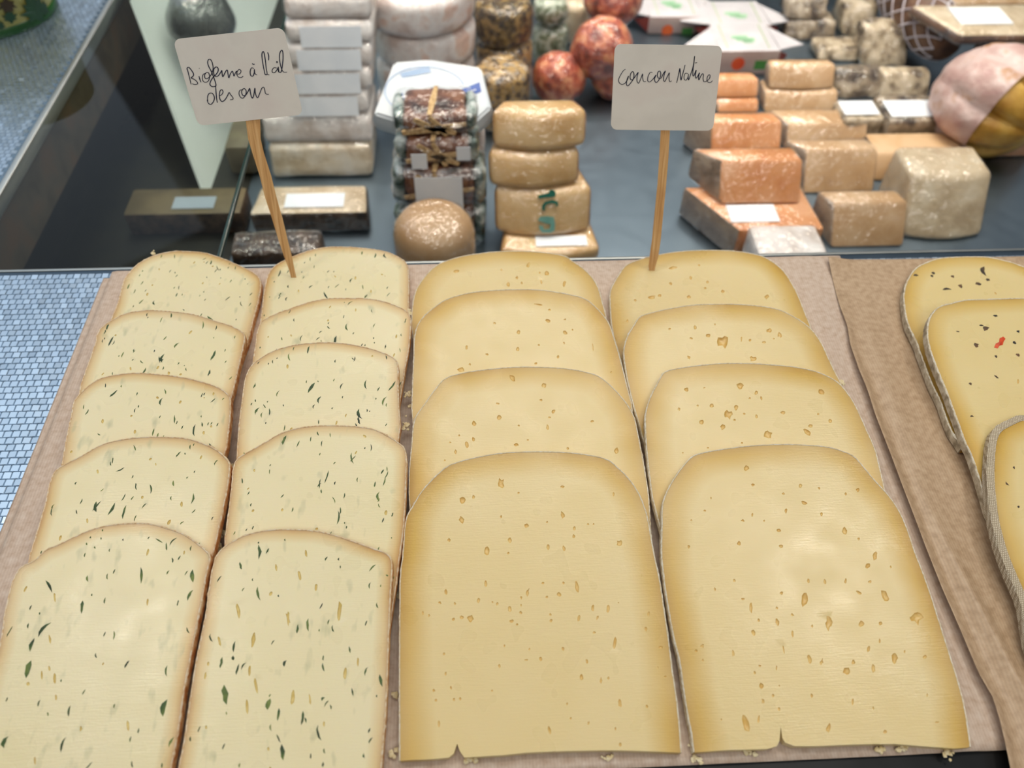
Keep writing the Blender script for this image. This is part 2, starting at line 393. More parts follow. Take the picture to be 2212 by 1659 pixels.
def p1z(u, x, y):
    z = 0.00025*ncf(x, y, 45, 2.)
    d = xl1+.0035-x
    if d > 0: z -= min(0.0112, 0.0032-sqrt(max(0, 0.0032**2-min(d, .0032)**2))+max(0, d-.0032)*1.6)
    if y > YB-.004: z -= min(0.010, (y-YB+.004)**2*160)
    if y < YFR+.012: z += 0.0008*ncf(x, 0, 40, 5.)*(YFR+.012-y)/.012
    xr = edge2(y)
    z += 0.0016*math.exp(-((x-(xr-.016))/.006)**2)*(0.3+0.7*min(1, max(0, (.30-y)/.15)))   # pinkish raised strip by the lap
    return max(z-0.0002, -0.0116)
ys1 = list(np.linspace(YFR, YB-.008, 70))+list(np.linspace(YB-.007, YB+.002, 8))
sheet('kraft_paper', p1x, ys1, p1z, 110, M['kraft'], 'pinkish brown waxed kraft paper under the four rows of slices')
def p2x(u, y):
    xe = edge2(y); x = xe+(0.62-xe)*u**1.7
    return x, y+0.0018*ncf(x, y, 25, 9.)*(1 if y > YB2-.01 else 0)
def p2z(u, x, y):
    d = x-edge2(y); k = min(1, max(0.0, (0.405-y)/0.09))
    z = 0.0008+0.0046*k*math.exp(-(d/.0045)**2)+0.0006*ncf(x, y, 28, 3.)
    z += 0.0010*math.exp(-((d-.017)/.007)**2)*k
    z += 0.0030*math.exp(-((d-.012-.07*max(0, .22-y))/.004)**2)*min(1, max(0, (.26-y)/.1))
    if y > YB2-.02: z += 0.004*math.exp(-((d-.001)/.012)**2)*(y-YB2+.02)/.02
    if y > YB2-.002: z -= (y-YB2+.002)*0.7
    return z
sheet('kraft_paper', p2x, list(np.linspace(0.02, YB2-.006, 80))+list(np.linspace(YB2-.005, YB2+.000, 6)), p2z, 90, M['kraft2'], 'browner creased kraft paper lapping over, under the peppered slices')

# ================================================================ CHEESE SLICES
def catmull(P, step):
    P = np.array(P, float); Q = np.vstack([2*P[0]-P[1], P, 2*P[-1]-P[-2]]); out = []
    for i in range(1, len(Q)-2):
        n = max(2, int(np.linalg.norm(Q[i+1]-Q[i])/step))
        for t in np.linspace(0, 1, n, endpoint=False):
            a, b, c, d = Q[i-1], Q[i], Q[i+1], Q[i+2]
            out.append(0.5*((2*b)+(-a+c)*t+(2*a-5*b+4*c-d)*t*t+(-a+3*b-3*c+d)*t**3))
    out.append(P[-1]); return np.array(out)
def inside(pts, poly):
    x, y = pts[:, 0], pts[:, 1]; r = np.zeros(len(pts), bool); n = len(poly); j = n-1
    for i in range(n):
        xi, yi = poly[i]; xj, yj = poly[j]
        if yi != yj:
            c = ((yi > y) != (yj > y)) & (x < (xj-xi)*(y-yi)/(yj-yi)+xi); r ^= c
        j = i
    return r
def dist_path(pts, path):
    a = path[:-1]; b = path[1:]; d = b-a; l2 = (d**2).sum(1)+1e-18; out = np.empty(len(pts))
    for s in range(0, len(pts), 400):
        p = pts[s:s+400]; w = p[:, None, :]-a[None]
        t = np.clip((w*d[None]).sum(2)/l2[None], 0, 1); q = w-t[..., None]*d[None]
        out[s:s+400] = np.sqrt((q**2).sum(2)).min(1)
    return out

class Plane:      # the tilted top face of one slice: u across, v up the slope from the front edge, h above the face
    def __init__(s, yf, tan, t):
        s.yf, s.t = yf, t; a = math.atan(tan); s.tan = tan; s.c, s.s = cos(a), sin(a); s.zf = t+0.0004
    def P(s, u, v, h=0.0): return (u, s.yf+v*s.c-h*s.s, s.zf+v*s.s+h*s.c)
    def uv(s, px, py):
        q = on_plane(px, py, (0, s.yf, s.zf), (0, -s.s, s.c)); return np.array((q[0], (q[1]-s.yf)*s.c+(q[2]-s.zf)*s.s))
def stack_planes(tips, L, t, gap=0.0003):
    prev = None; out = []
    for tip in tips:
        tan = 0.004; yf = 0.25
        for _ in range(60):
            pl = Plane(yf, tan, t); v = pl.uv(*tip)[1]; yf += 0.8*(v-L)
            if prev is not None:
                s = prev.yf-yf
                if s > 0.004: tan = 0.6*tan+0.4*min(0.30, max((t+gap)/s, (t+gap+prev.tan*(L-s))/L))
        pl = Plane(yf, tan, t); out.append(pl); prev = pl
    return out

def make_slice(name, label, cat, group, pl, outline, style, bottom=None, holes=(), flecks=(), seed=0, nrand=0, nhole=0, right_mirror=None):
    rng = np.random.default_rng(seed); t = pl.t
    mp, mr, mh, rw, jag, mc = style
    path = np.array([pl.uv(*p) for p in outline])
    if right_mirror is not None: path = np.vstack([path, [[2*right_mirror-u, v] for u, v in path[::-1] if right_mirror-u > 0.004]])
    path = catmull(path, 0.0016)
    keep = [0]
    for i in range(1, len(path)):
        if np.linalg.norm(path[i]-path[keep[-1]]) > 0.0008: keep.append(i)
    path = path[keep]
    def extend(p, q, tuck):       # carry a side on to the straight front edge
        dv = q[1]-p[1]; sl = 0 if abs(dv) < 1e-4 else (q[0]-p[0])/dv
        sl = tuck*0.10; n = max(2, int(p[1]/0.0016))
        return [(p[0]+sl*(p[1]-v), v) for v in np.linspace(p[1], 0, n+1)[1:]]
    m = max(3, len(path)//10)
    if bottom is None:
        if path[0][1] > 0.002: path = np.vstack([np.array(extend(path[0], path[m], 1))[::-1], path])
        if path[-1][1] > 0.002: path = np.vstack([path, np.array(extend(path[-1], path[-1-m], -1))])
        bot = []
    else: bot = [tuple(pl.uv(*p)) for p in bottom][::-1]
    d = np.gradient(path, axis=0); d /= np.linalg.norm(d, axis=1)[:, None]+1e-12
    nrm = np.stack([-d[:, 1], d[:, 0]], 1)               # outward for a path running left-bottom > arch > right-bottom
    slow = np.convolve(rng.normal(0, 1, len(path)+16), np.ones(9)/9, 'same')[8:-8]
    path = path+nrm*(slow*jag*1.6+rng.normal(0, jag, len(path))*.4)[:, None]
    inner = path-nrm*rw
    if not bot:
        n = 14; a, b = inner[-1], inner[0]
        bot = [tuple(a+(b-a)*k/n+np.array((0, rng.normal(0, 0.00025)))) for k in range(1, n)]
    loop = np.vstack([inner, np.array(bot)])
    # eyes
    hl = []
    def add_hole(pts):
        c = pts.mean(0)
        if not inside(pts, loop).all() or dist_path(pts, np.vstack([loop, loop[:1]])).min() < 0.0009: return
        for q, r in hl:
            if np.linalg.norm(q.mean(0)-c) < r+np.linalg.norm(pts-c, axis=1).max()+0.0003: return
        hl.append((pts, np.linalg.norm(pts-c, axis=1).max()))
    for h in holes:
        x, y, w, hh = h[:4]; a = radians(h[4] if len(h) > 4 else rng.uniform(-12, 12)); n = 10; pts = []
        star = 0.5 if len(h) > 5 or rng.random() < .22 else 0.26
        for k in range(n):
            q = 2*pi*k/n; r = 1+star*rng.uniform(-1, 0.6); ex, ey = w/2*cos(q)*r, hh/2*sin(q)*r
            pts.append(pl.uv(x+ex*cos(a)-ey*sin(a), y+ex*sin(a)+ey*cos(a)))
        pts = np.array(pts)[::-1]; add_hole(pts)
    lo, hi = loop.min(0), loop.max(0)
    for _ in range(nhole):
        c = rng.uniform(lo+.006, hi-.006); w = rng.uniform(.00035, .0008); hh = w*rng.uniform(1, 3.2); a = rng.normal(0, .3)
        pts = np.array([(c[0]+w*cos(q)*(1+rng.uniform(-.2, .2))*cos(a)-hh*sin(q)*sin(a), c[1]+w*cos(q)*sin(a)+hh*sin(q)*cos(a)) for q in np.linspace(0, 2*pi, 9)[:-1]])
        add_hole(pts)
    # triangulate the face
    g = 0.0034; gx, gy = np.meshgrid(np.arange(lo[0], hi[0], g), np.arange(lo[1], hi[1], g)); gp = np.stack([gx.ravel(), gy.ravel()], 1)+rng.uniform(-g*.3, g*.3, (gx.size, 2))
    gp = gp[inside(gp, loop)]; gp = gp[dist_path(gp, np.vstack([loop, loop[:1]])) > 0.0011]
    for q, r in hl: gp = gp[np.linalg.norm(gp-q.mean(0), axis=1) > r+0.0004]
    off = inner[2:-2:2]-nrm[2:-2:2]*0.0016; off = off[inside(off, loop)]
    off2 = inner[2:-2:3]-nrm[2:-2:3]*0.0042
    allv = [loop]; idx = len(loop); holes_i = []
    for q, r in hl: holes_i.append(list(range(idx, idx+len(q)))); allv.append(q); idx += len(q)
    allv += [off, gp]; allv = np.vstack(allv); nl = len(loop)
    ed = [(i, (i+1) % nl) for i in range(nl)]
    for hi_ in holes_i: ed += [(hi_[k], hi_[(k+1) % len(hi_)]) for k in range(len(hi_))]
    vc, _, fc, ov, _, _ = delaunay_2d_cdt([Vector(p) for p in allv], ed, [list(range(nl))], 1, 1e-7)
    vc = np.array([tuple(v) for v in vc]); o2n = {}
    for n_, src in enumerate(ov):
        for s_ in src: o2n[s_] = n_
    fa = np.array([f for f in fc if len(f) == 3]); cen = vc[fa].mean(1); bad = np.zeros(len(fa), bool)
    for q, r in hl:
        near = np.linalg.norm(cen-q.mean(0), axis=1) < r*1.05
        ii = np.where(near)[0]
        if len(ii): bad[ii] |= inside(cen[ii], q)
    fa = fa[~bad]; hs = [0.0]*len(vc); uvs = [tuple(v) for v in vc]; F = [tuple(f) for f in fa]; FM = [0]*len(F)
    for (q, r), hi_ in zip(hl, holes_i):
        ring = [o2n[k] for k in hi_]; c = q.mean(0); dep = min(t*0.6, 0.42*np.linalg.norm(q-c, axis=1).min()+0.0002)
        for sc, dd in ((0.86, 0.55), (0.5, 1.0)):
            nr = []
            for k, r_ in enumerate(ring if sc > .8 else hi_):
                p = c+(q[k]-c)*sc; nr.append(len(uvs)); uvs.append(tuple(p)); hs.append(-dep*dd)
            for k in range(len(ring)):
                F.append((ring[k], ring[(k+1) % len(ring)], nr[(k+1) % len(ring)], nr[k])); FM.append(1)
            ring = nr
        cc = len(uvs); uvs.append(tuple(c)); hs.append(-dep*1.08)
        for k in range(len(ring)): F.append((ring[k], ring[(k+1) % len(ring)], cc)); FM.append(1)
    # cut sides and underside
    top = [o2n[k] for k in range(nl)]; base = len(uvs)
    for k in range(nl): uvs.append(tuple(vc[top[k]])); hs.append(-t)
    for k in range(nl):
        F.append((top[(k+1) % nl], top[k], base+k, base+(k+1) % nl)); FM.append(0)
    F.append(tuple(base+k for k in range(nl))); FM.append(0)
    uvn = np.array(uvs); rd = dist_path(uvn, inner)*1000
    wob = lambda u, v: 0.0
    V = [pl.P(u, v, h) for (u, v), h in zip(uvs, hs)]
    cx = float(loop[:, 0].mean()); r0 = root(name, label, cat, (cx, pl.yf, 0.0003), group)
    me = bpy.data.meshes.new('paste'); me.from_pydata(V, [], F); me.update()
    bmm = bmesh.new(); bmm.from_mesh(me); bmesh.ops.recalc_face_normals(bmm, faces=bmm.faces); bmm.to_mesh(me); bmm.free()
    at = me.attributes.new('rd', 'FLOAT', 'POINT'); at.data.foreach_set('value', rd.astype(np.float32))
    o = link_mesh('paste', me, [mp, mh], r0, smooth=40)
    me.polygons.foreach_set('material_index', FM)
    # rind
    n = len(path); sec = 6; RV = []; RF_ = []
    for k in range(n):
        i, p, nn = inner[k], path[k], nrm[k]; cr = rng.normal(0, jag)+(rng.uniform(.0001, .0004) if rng.random() < .10 else 0)
        mid = (i+p)/2
        for (q, h) in ((i, -0.0002), (i+nn*0.0001, 0.0002+abs(cr)*.5), (mid, 0.0004+abs(cr)*.8), (p+nn*cr, -0.0002), (p+nn*(rng.normal(0, jag)*.7), -t*.55), (p+nn*rng.normal(0, jag)*.4, -t+.0002), (i, -t+.0002)):
            RV.append(pl.P(q[0], q[1], h))
    sec = 7
    for k in range(n-1):
        for j in range(sec): a = k*sec+j; b = k*sec+(j+1) % sec; RF_.append((a, b, b+sec, a+sec))
    RF_.append(tuple(range(sec))[::-1]); RF_.append(tuple((n-1)*sec+j for j in range(sec)))
    ro = mesh_pd('rind', RV, RF_, [mr, mc], r0, smooth=70)
    ro.data.polygons.foreach_set('material_index', [1 if (q < (n-1)*sec and q % sec in (0, 1, 2)) else 0 for q in range(len(RF_))])
    # flecks
    FV = []; FF = []
    def fleck(c, ln, w, ang, bend):
        n = 5; pts = []
        for sgn in (1, -1):
            for k in (range(n) if sgn == 1 else range(n-2, 0, -1)):
                s_ = k/(n-1); ww = w*sin(pi*min(max(s_, .14), .86))**.6*rng.uniform(.55, 1.2)*sgn*.5
                y = (s_-.5)*ln; x = ww+bend*(s_-.5)**2*ln; pts.append((x*cos(ang)-y*sin(ang), x*sin(ang)+y*cos(ang)))
        pts = np.array(pts)+c
        if not inside(pts, loop).all(): return
        for q, r in hl:
            if np.linalg.norm(q.mean(0)-c) < r+ln*.4: return
        b = len(FV); FV.extend(pl.P(x, y, 0.00006) for x, y in pts); FV.append(pl.P(c[0], c[1], 0.00022))
        for k in range(len(pts)): FF.append((b+k, b+(k+1) % len(pts), b+len(pts)))
    for f in flecks:
        x, y, ln = f[:3]; a = f[3] if len(f) > 3 else rng.uniform(-14, 10)
        c = pl.uv(x, y); e = pl.uv(x, y-ln/2); l_ = 2*np.linalg.norm(e-c); dirv = e-c
        fleck(c, l_, max(.0008, l_*rng.uniform(.14, .28)) if len(f) < 5 else l_*f[4], radians(-a)*1.0+atan2(-dirv[0], dirv[1]), rng.uniform(-.5, .5))
    for _ in range(nrand):
        c = rng.uniform(lo+.003, hi-.003); l_ = float(np.clip(rng.lognormal(math.log(.0034), .5), .0010, .0085))
        fleck(c, l_, max(.0007, l_*rng.uniform(.10, .27)), rng.normal(-.12, .33), rng.uniform(-.6, .6))
    return r0, pl, (FV, FF), loop

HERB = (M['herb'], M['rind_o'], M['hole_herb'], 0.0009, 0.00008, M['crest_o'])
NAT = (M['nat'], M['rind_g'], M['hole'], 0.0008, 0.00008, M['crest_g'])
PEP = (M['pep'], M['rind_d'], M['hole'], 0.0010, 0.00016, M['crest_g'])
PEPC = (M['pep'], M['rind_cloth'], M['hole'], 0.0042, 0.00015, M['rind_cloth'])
def cv(ox, oy, s, L): return [(ox+h[0]/s, oy+h[1]/s, h[2]/s, h[3]/s)+tuple(h[4:]) for h in L]
def cf(ox, oy, s, L): return [(ox+h[0]/s, oy+h[1]/s, h[2]/s)+tuple(h[3:]) for h in L]

c1 = [
 [(240.5,686),(253,656),(264,614),(272,597),(295,572),(329,553),(367,543.5),(397,542),(443,546),(485,559),(515,572),(544,586),(562,602),(564,622),(560,645),(548,690),(540,724)],
 [(173,833),(186,795),(198,762),(206,738),(208,724),(219,707),(240.5,692),(270,677),(308,670),(337.5,669.6),(380,673),(422,679),(464,692),(498,702.5),(522,715),(530,726),(526,752),(516,795),(506,840)],
 [(133,1002),(139,964),(145.6,930),(153,897),(157,871),(169,854),(190,833),(219,816),(262,807),(304,804.6),(346,808),(388,813),(426,821),(460,831),(482,842),(497,857),(499,882),(496,922),(491,964)],
 [(63,1200),(76,1158),(86.5,1124),(98,1082),(106,1044),(120,1015),(148,998),(181,981),(219,960),(262,949),(312,943),(354,943),(397,945),(430,953.6),(460,966),(483,983),(497,1002),(494,1044),(487,1082),(477,1128),(464,1185)],
 [(-60,1655),(-30,1500),(0,1385),(8,1328),(18,1283),(31,1244),(46,1223),(73,1210),(98,1187.5),(122,1177),(163,1157),(203,1141),(244,1132),(285,1129),(325,1130.5),(366,1141),(399,1153),(425,1171),(447,1189.5),(455,1204),(447,1240),(436,1303),(424,1364),(412,1425),(400,1486.5),(388,1568),(375,1637),(360,1740)]]
c2 = [
 [(561,698),(565,669),(570,627),(577,597),(591,576),(620,559),(658,544),(696,534.6),(726,532.5),(772,534),(814,539),(844,546),(868,559),(880,572),(884,597),(884,635),(883,669)],
 [(546,774),(551,745),(555,715),(565,694),(591,679),(629,665),(667,652),(709,644),(751,643),(793,644),(827,650),(856.5,660),(880,673),(888,690),(888,711),(884,753),(876,795)],
 [(510.5,977),(515,922),(521,871),(527,825),(538,795),(557,776),(591,757),(633,745),(675,740),(717,739),(759,743),(802,753),(835,764),(854,775),(861,791),(861,833),(863,880),(866,922)],
 [(485,1162),(491.5,1108),(498,1061),(502,1019),(509,994),(532,977),(570,956),(603,937),(641,924),(683.5,918.6),(726,918),(768,920),(806,926),(835,939),(859,954),(875,969),(879,994),(878,1040),(876,1091),(874,1133)],
 [(366,1800),(384.5,1659),(395,1608.5),(407,1527),(419,1446),(431,1385),(443,1328),(451.6,1263),(458,1226),(468,1198),(488,1177),(525,1157),(561,1147),(602,1142),(651,1143),(692,1147),(732,1157),(773,1171),(805.5,1183),(830,1191.5),(843,1201),(848,1222),(845,1283),(842,1344),(839,1425),(837,1486.5),(834,1547.5),(828,1620),(822,1740)]]
c3 = [
 [(888,700),(890,661.5),(896,632),(907,610.5),(924,589),(941,574),(962,564),(1000,553),(1051,545),(1098,542),(1149,543),(1191.5,547),(1221,553),(1238,564),(1259.5,579),(1279,598),(1293.5,623),(1302,653),(1310.5,683)],
 [(888,882.5),(890,831.5),(892,776),(894,734),(900,704),(915,683),(936.5,664),(962,647),(1004.5,634),(1047,628),(1098,625),(1157.5,625),(1200,630),(1242.5,638),(1268,647),(1289,664),(1306,683),(1319,704),(1330,738),(1340,772),(1349,806),(1357,840),(1366,874)],
 [(881,1065),(883,1010),(888,959),(892,916.5),(900,895),(915,874),(936.5,844),(962,816.6),(1004.5,804),(1051,797.5),(1115,792),(1166,792),(1221,795),(1264,802.6),(1293.5,812),(1319,831.5),(1340,853),(1359,878),(1372,904),(1378.5,933.5),(1385,967.5),(1393,1010),(1400,1052.5),(1404,1095)],
 [(861,1644),(861,1550),(861,1400),(863,1250),(868.5,1200),(873,1137.5),(879,1112),(892,1091),(907,1065),(928,1040),(958,1012),(983,999),(1030,986.6),(1081,978),(1132,975),(1191.5,975),(1242.5,978),(1285,984.5),(1315,993),(1336,1010),(1357,1031),(1378.5,1061),(1393,1095),(1402,1129),(1408,1163),(1415,1200),(1426,1250),(1435.5,1313),(1445,1376.6),(1453,1440),(1462,1503),(1469,1566),(1473.5,1626)]]
c3bot = [(871,1643),(893,1641.5),(915,1641),(945,1639),(969,1636.5),(980,1628),(987.5,1606),(993,1622),(1003,1636),(1041,1634),(1089,1631),(1136,1626),(1200,1623),(1245,1622),(1295,1621),(1340,1621),(1390,1622.5),(1430,1624),(1466,1626)]
c4 = [
 [(1325,729),(1319,691),(1317,657),(1317,632),(1323,615),(1336,593.5),(1353,572),(1383,559.5),(1425,549),(1472,542.5),(1523,540),(1574,541),(1616.5,546),(1646,553),(1667.5,564),(1689,581),(1706,603),(1723,634),(1736,666),(1750,700.5)],
 [(1376,904),(1366,870),(1355,823),(1347,776),(1347,751),(1355,725),(1370,700),(1383,683),(1417,672),(1455,664),(1497.5,658),(1548.5,656),(1599.5,657),(1646,661),(1685,669),(1716,684),(1738,698),(1758,716),(1776,742),(1790,772),(1803,800),(1817,827)],
 [(1408,1074),(1400,1010),(1395,959),(1392.5,908),(1395.5,882.5),(1404,857),(1417,831.5),(1434,804),(1463.5,795),(1506,789),(1561,784),(1616.5,784),(1667.5,787),(1710,791),(1752.5,799),(1782,809),(1814,828.5),(1842,864),(1860,899.6),(1876,935),(1891,971),(1904,1022)],
 [(1497,1625),(1492,1584),(1484,1544),(1475,1485),(1466,1426),(1452,1367),(1441,1305),(1433,1250),(1428,1200),(1428.6,1137.5),(1429.5,1095),(1436,1069.5),(1448.6,1044),(1468,1014),(1493,986.6),(1523,976),(1574,967.5),(1625,961.5),(1689,959),(1740,960),(1785,964),(1821,974),(1849,988.6),(1885,1031),(1920.5,1070),(1945,1106),(1963,1148.6),(1977,1191),(1999,1248),(2016.5,1298),(2034,1355),(2052,1412),(2070,1469),(2086,1533),(2098,1614)]]
c4bot = [(1506,1625),(1547,1622),(1575,1620),(1602,1619.5),(1630,1619),(1657,1618),(1678,1612),(1684,1600),(1686.5,1570),(1690,1594),(1696,1604),(1716,1611.6),(1767,1611.6),(1800,1610),(1840,1608.5),(1890,1607),(1932,1607),(1970,1610),(2006,1613),(2035,1615),(2061,1617),(2090,1615)]

CR6 = (860, 500, 2.353); CRA = (820, 1250, 3.16); CRB = (1400, 1250, 2.724); CR7 = (1700, 480, 1.406); CR8 = (0, 1100, 2.458)
h31 = cv(*CR6, [(295,203,36,18),(662,170,16,36,20),(755,212,26,24,20),(525,195,12,12),(728,258,10,22),(560,270,18,30),(845,265,14,34,20),(603,235,12,24),(720,210,10,12),(628,262,10,16)])
h32 = cv(*CR6, [(770,398,14,12),(762,453,28,18,30),(490,466,14,12),(612,512,18,26,20),(850,515,26,20,30),(886,500,8,12),(843,566,8,16),(715,577,10,10),(608,598,16,24),(990,587,8,36),(348,590,14,26),(452,625,16,10),(320,703,40,26),(365,675,12,12),(700,672,16,12),(1083,715,10,12),(812,638,12,20),(715,372,50,10),(848,447,14,8)])
h33 = cv(*CR6, [(580,745,24,40,-30),(742,782,26,26),(757,808,16,26),(727,857,16,14),(506,875,20,12),(513,945,26,24),(385,975,24,26,-30),(790,915,16,24,30),(770,945,16,10),(760,995,14,28),(613,987,10,10),(985,965,18,10),(383,1057,14,24),(350,1083,18,36),(310,1037,10,10),(265,1072,12,8),(292,1120,14,24),(237,1163,10,10),(600,1085,24,18),(1110,1115,26,40),(660,1060,12,8),(862,1103,14,14)])
h34 = cv(*CR6, [(522,1280,36,50),(327,1365,34,40),(383,1350,14,20),(612,1330,12,14),(835,1297,22,14),(322,1465,26,40),(523,1450,12,14),(652,1495,24,22),(835,1440,22,36),(757,1478,10,12),(965,1488,12,12),(993,1488,8,12),(895,1510,16,22),(893,1550,16,22),(258,1568,16,20),(568,1570,20,30),(763,1605,16,34),(842,1610,16,30),(452,1625,26,50),(1125,1585,34,36),(1095,1335,10,24),(560,1635,12,14)]) + cv(*CRA, [(725,35,22,45),(452,92,20,45,-8),(412,165,24,20),(514,170,14,22),(675,148,20,40),(770,160,12,14),(803,172,20,26),(888,207,26,45),(1010,95,18,60,14),(965,130,16,22),(965,182,12,20),(963,232,20,22),(902,290,30,24),(938,314,16,16),(295,235,14,30),(337,252,14,22),(503,278,18,26),(560,265,30,26),(620,272,44,50),(1115,30,20,18),(1255,30,18,22),(1348,60,26,84),(1225,108,30,36),(1142,125,16,20),(1165,245,16,18),(1170,287,20,26),(1360,270,20,46,10),(1455,200,20,50),(1560,208,24,58),(1487,265,14,34),(1465,368,24,18),(1605,440,24,90,10),(1837,243,16,40),(1818,345,20,36),(1630,165,10,12),(440,514,20,22),(852,460,12,20),(817,598,16,28),(1022,482,12,22),(1252,480,20,28),(1000,555,30,12),(1100,548,20,34),(1415,565,14,34),(1378,672,26,50),(1512,695,20,40),(1562,678,16,24),(450,648,16,26),(368,762,18,28),(487,745,12,26),(385,830,18,22),(508,825,14,26),(550,820,16,24),(768,766,14,16),(405,990,16,50),(1305,955,14,20),(1280,855,12,20),(1425,988,16,32),(1160,1035,18,60,-12),(1180,1085,22,44),(1640,850,26,56),(1825,872,18,24),(1610,1025,14,28),(1642,1132,18,32),(1920,468,30,20),(1900,608,12,18),(1950,668,18,12)])
h41 = cv(*CR6, [(1395,185,50,16),(1488,235,14,18),(1385,265,18,14,30),(1572,257,14,14),(1290,333,36,18),(1330,325,20,16),(1477,333,24,16),(1560,288,14,12),(1650,305,18,18),(1205,350,14,12),(1875,333,22,24),(1165,455,10,18),(1530,172,10,10)])
h42 = cv(*CR6, [(1510,488,16,24),(1652,560,54,64,0,1),(1575,530,26,20),(1490,543,16,10),(1478,640,20,18),(1745,547,8,28),(1788,552,14,14),(1885,503,24,20),(1940,525,22,30),(1860,563,22,12),(1910,545,10,10),(1800,645,36,24),(1610,472,8,10),(1380,495,16,10)])
h43 = cv(*CR6, [(1465,803,20,20),(1555,795,16,8),(1737,785,36,34),(1820,820,16,24),(1845,847,12,22),(1788,848,10,10),(1427,903,18,16),(1523,885,12,12),(1593,885,24,20),(1718,895,20,28),(1678,930,42,48),(1543,968,26,24),(1650,993,24,32),(1760,927,14,10),(1710,958,12,12),(1822,940,16,20),(1957,920,24,22),(2097,988,24,16),(2080,1020,50,24,35),(2150,815,28,34,-30),(2135,927,12,12),(1880,1033,40,40),(2195,963,20,20),(1447,1125,8,10),(1575,1100,12,8),(1748,1075,12,10)])
h44 = cv(*CR6, [(1770,1203,26,34),(1803,1288,18,16),(1958,1333,16,14),(2045,1293,18,24),(2140,1305,16,12),(2062,1380,34,24),(1590,1355,8,12),(1558,1418,14,12),(1970,1420,20,28),(1752,1470,18,16),(1800,1440,10,20),(1733,1585,20,24),(1935,1520,24,18),(1860,1470,10,10),(1490,1467,12,10),(1477,1603,14,18),(1945,1600,20,18)]) + cv(*CR7, [(98,807,6,8),(50,855,18,14),(178,825,6,10),(215,813,10,12),(105,887,8,14),(175,938,16,26),(218,962,8,12),(267,1013,14,28),(245,1043,18,16),(315,1047,6,8),(65,1090,8,16),(115,1092,8,16),(178,1090,8,16)]) + cv(*CRB, [(508,12,24,18),(393,62,10,24),(1305,18,20,20),(785,85,20,24),(920,125,44,80),(558,120,20,14),(757,173,12,20),(605,172,22,60),(848,212,24,16),(1240,82,36,20,30),(1395,105,40,80,-25),(760,255,22,46,-15),(650,245,16,20),(1062,260,44,90,-8),(1575,230,74,74,0,1),(1255,265,36,36),(1367,264,24,24),(965,280,14,20),(620,318,24,40),(850,325,14,44),(1362,367,10,34),(1298,412,18,40),(1452,470,34,56),(1168,545,44,50,-20),(1208,492,24,28),(950,475,24,54,-15),(1020,492,18,44),(797,418,10,50),(320,395,22,30),(282,425,18,20),(500,440,14,40),(322,480,12,18),(657,513,16,14),(1325,530,24,50),(1630,460,26,24),(1510,430,10,20),(627,555,14,24),(755,525,8,30),(668,630,26,34),(772,631,10,12),(735,688,14,20),(963,688,14,34),(675,720,16,34),(1203,728,16,40),(1324,762,12,22),(1642,685,10,28),(770,768,18,22),(1700,845,24,10),(575,850,40,110,-15),(650,830,14,50),(1060,880,24,56),(1395,900,24,22),(430,830,10,12)])
g15 = cf(*CR8, [(545,112,14,0),(480,150,12),(537,155,14),(652,162,12),(788,152,14,30),(580,218,18),(503,203,16),(450,243,24,10),(883,198,44),(1012,208,30,10),(917,270,30),(952,258,26,30),(890,335,24,35),(462,370,36),(567,358,34),(752,350,90,0),(1020,355,70),(555,485,34),(1005,455,60,30),(435,520,70,5),(487,455,14),(210,553,14),(50,650,60,30),(148,620,30),(165,720,70,20),(147,850,90,15,.35),(508,778,30),(672,822,44,35),(880,860,60),(445,970,32,35),(205,1030,36,20),(365,1072,60,10),(605,1045,24,10),(865,1055,90,15,.35),(735,1175,30),(330,1250,80,20),(20,1235,60,25,.5),(905,1235,60,30),(195,1340,40),(700,1355,40),(860,1360,30),(325,910,16),(37,1010,26,20)])
a15 = cf(*CR8, [(785,228,40),(290,465,50),(783,493,40),(265,690,50),(222,880,50),(290,900,60),(262,845,30),(298,1000,36),(430,1165,30),(680,1150,60),(185,1335,40)])
g25 = cf(*CR8, [(1512,163,14),(1372,178,12),(1420,222,34,30),(1277,300,44),(1500,300,50,15),(1163,370,40,35),(1730,262,26,30),(1797,265,16),(1807,307,16),(1975,310,50,45),(2055,352,16,-60),(1960,405,36,10),(2000,512,34),(1370,450,80,-10),(1478,460,14),(1580,635,50,8),(1632,615,70,0),(1695,643,14),(1170,700,70),(1240,730,60),(1237,790,26,0,.6),(1175,815,60,10),(1260,850,60,15),(1510,818,36,25,.5),(1857,745,40),(1715,790,30),(1715,840,50),(1940,860,50,20),(1887,832,24),(2022,910,70,-15),(1195,985,110,-8,.3),(1872,970,50),(1713,1005,24,45,.6),(1425,1035,60,15,.45),(2000,992,16),(1665,1035,20),(1757,1050,30),(1480,1090,70,8),(1687,1190,90),(1960,1175,30,20),(1965,1225,40,35),(1500,1290,90,-8),(1187,1260,36,25),(1720,1285,30),(1650,1310,30),(1435,1160,40),(1010,1220,30),(1930,1310,30),(1270,1360,26),(1715,1355,30),(1765,635,40)])
a25 = cf(*CR8, [(1625,235,40),(1467,310,36),(1590,350,60),(1265,540,80),(1530,580,80),(1803,545,110),(1345,690,90),(1165,700,60),(1832,870,70),(1900,810,50),(1090,885,44),(1105,822,24),(1325,855,60),(1555,1000,90),(1312,1050,76),(1600,1035,50),(1645,1010,50),(1360,940,90),(1095,1158,20),(1720,1140,30),(1425,1270,26)])
slit = lambda L: [(x, y, max(5, ln*.24), ln) for x, y, ln in L]

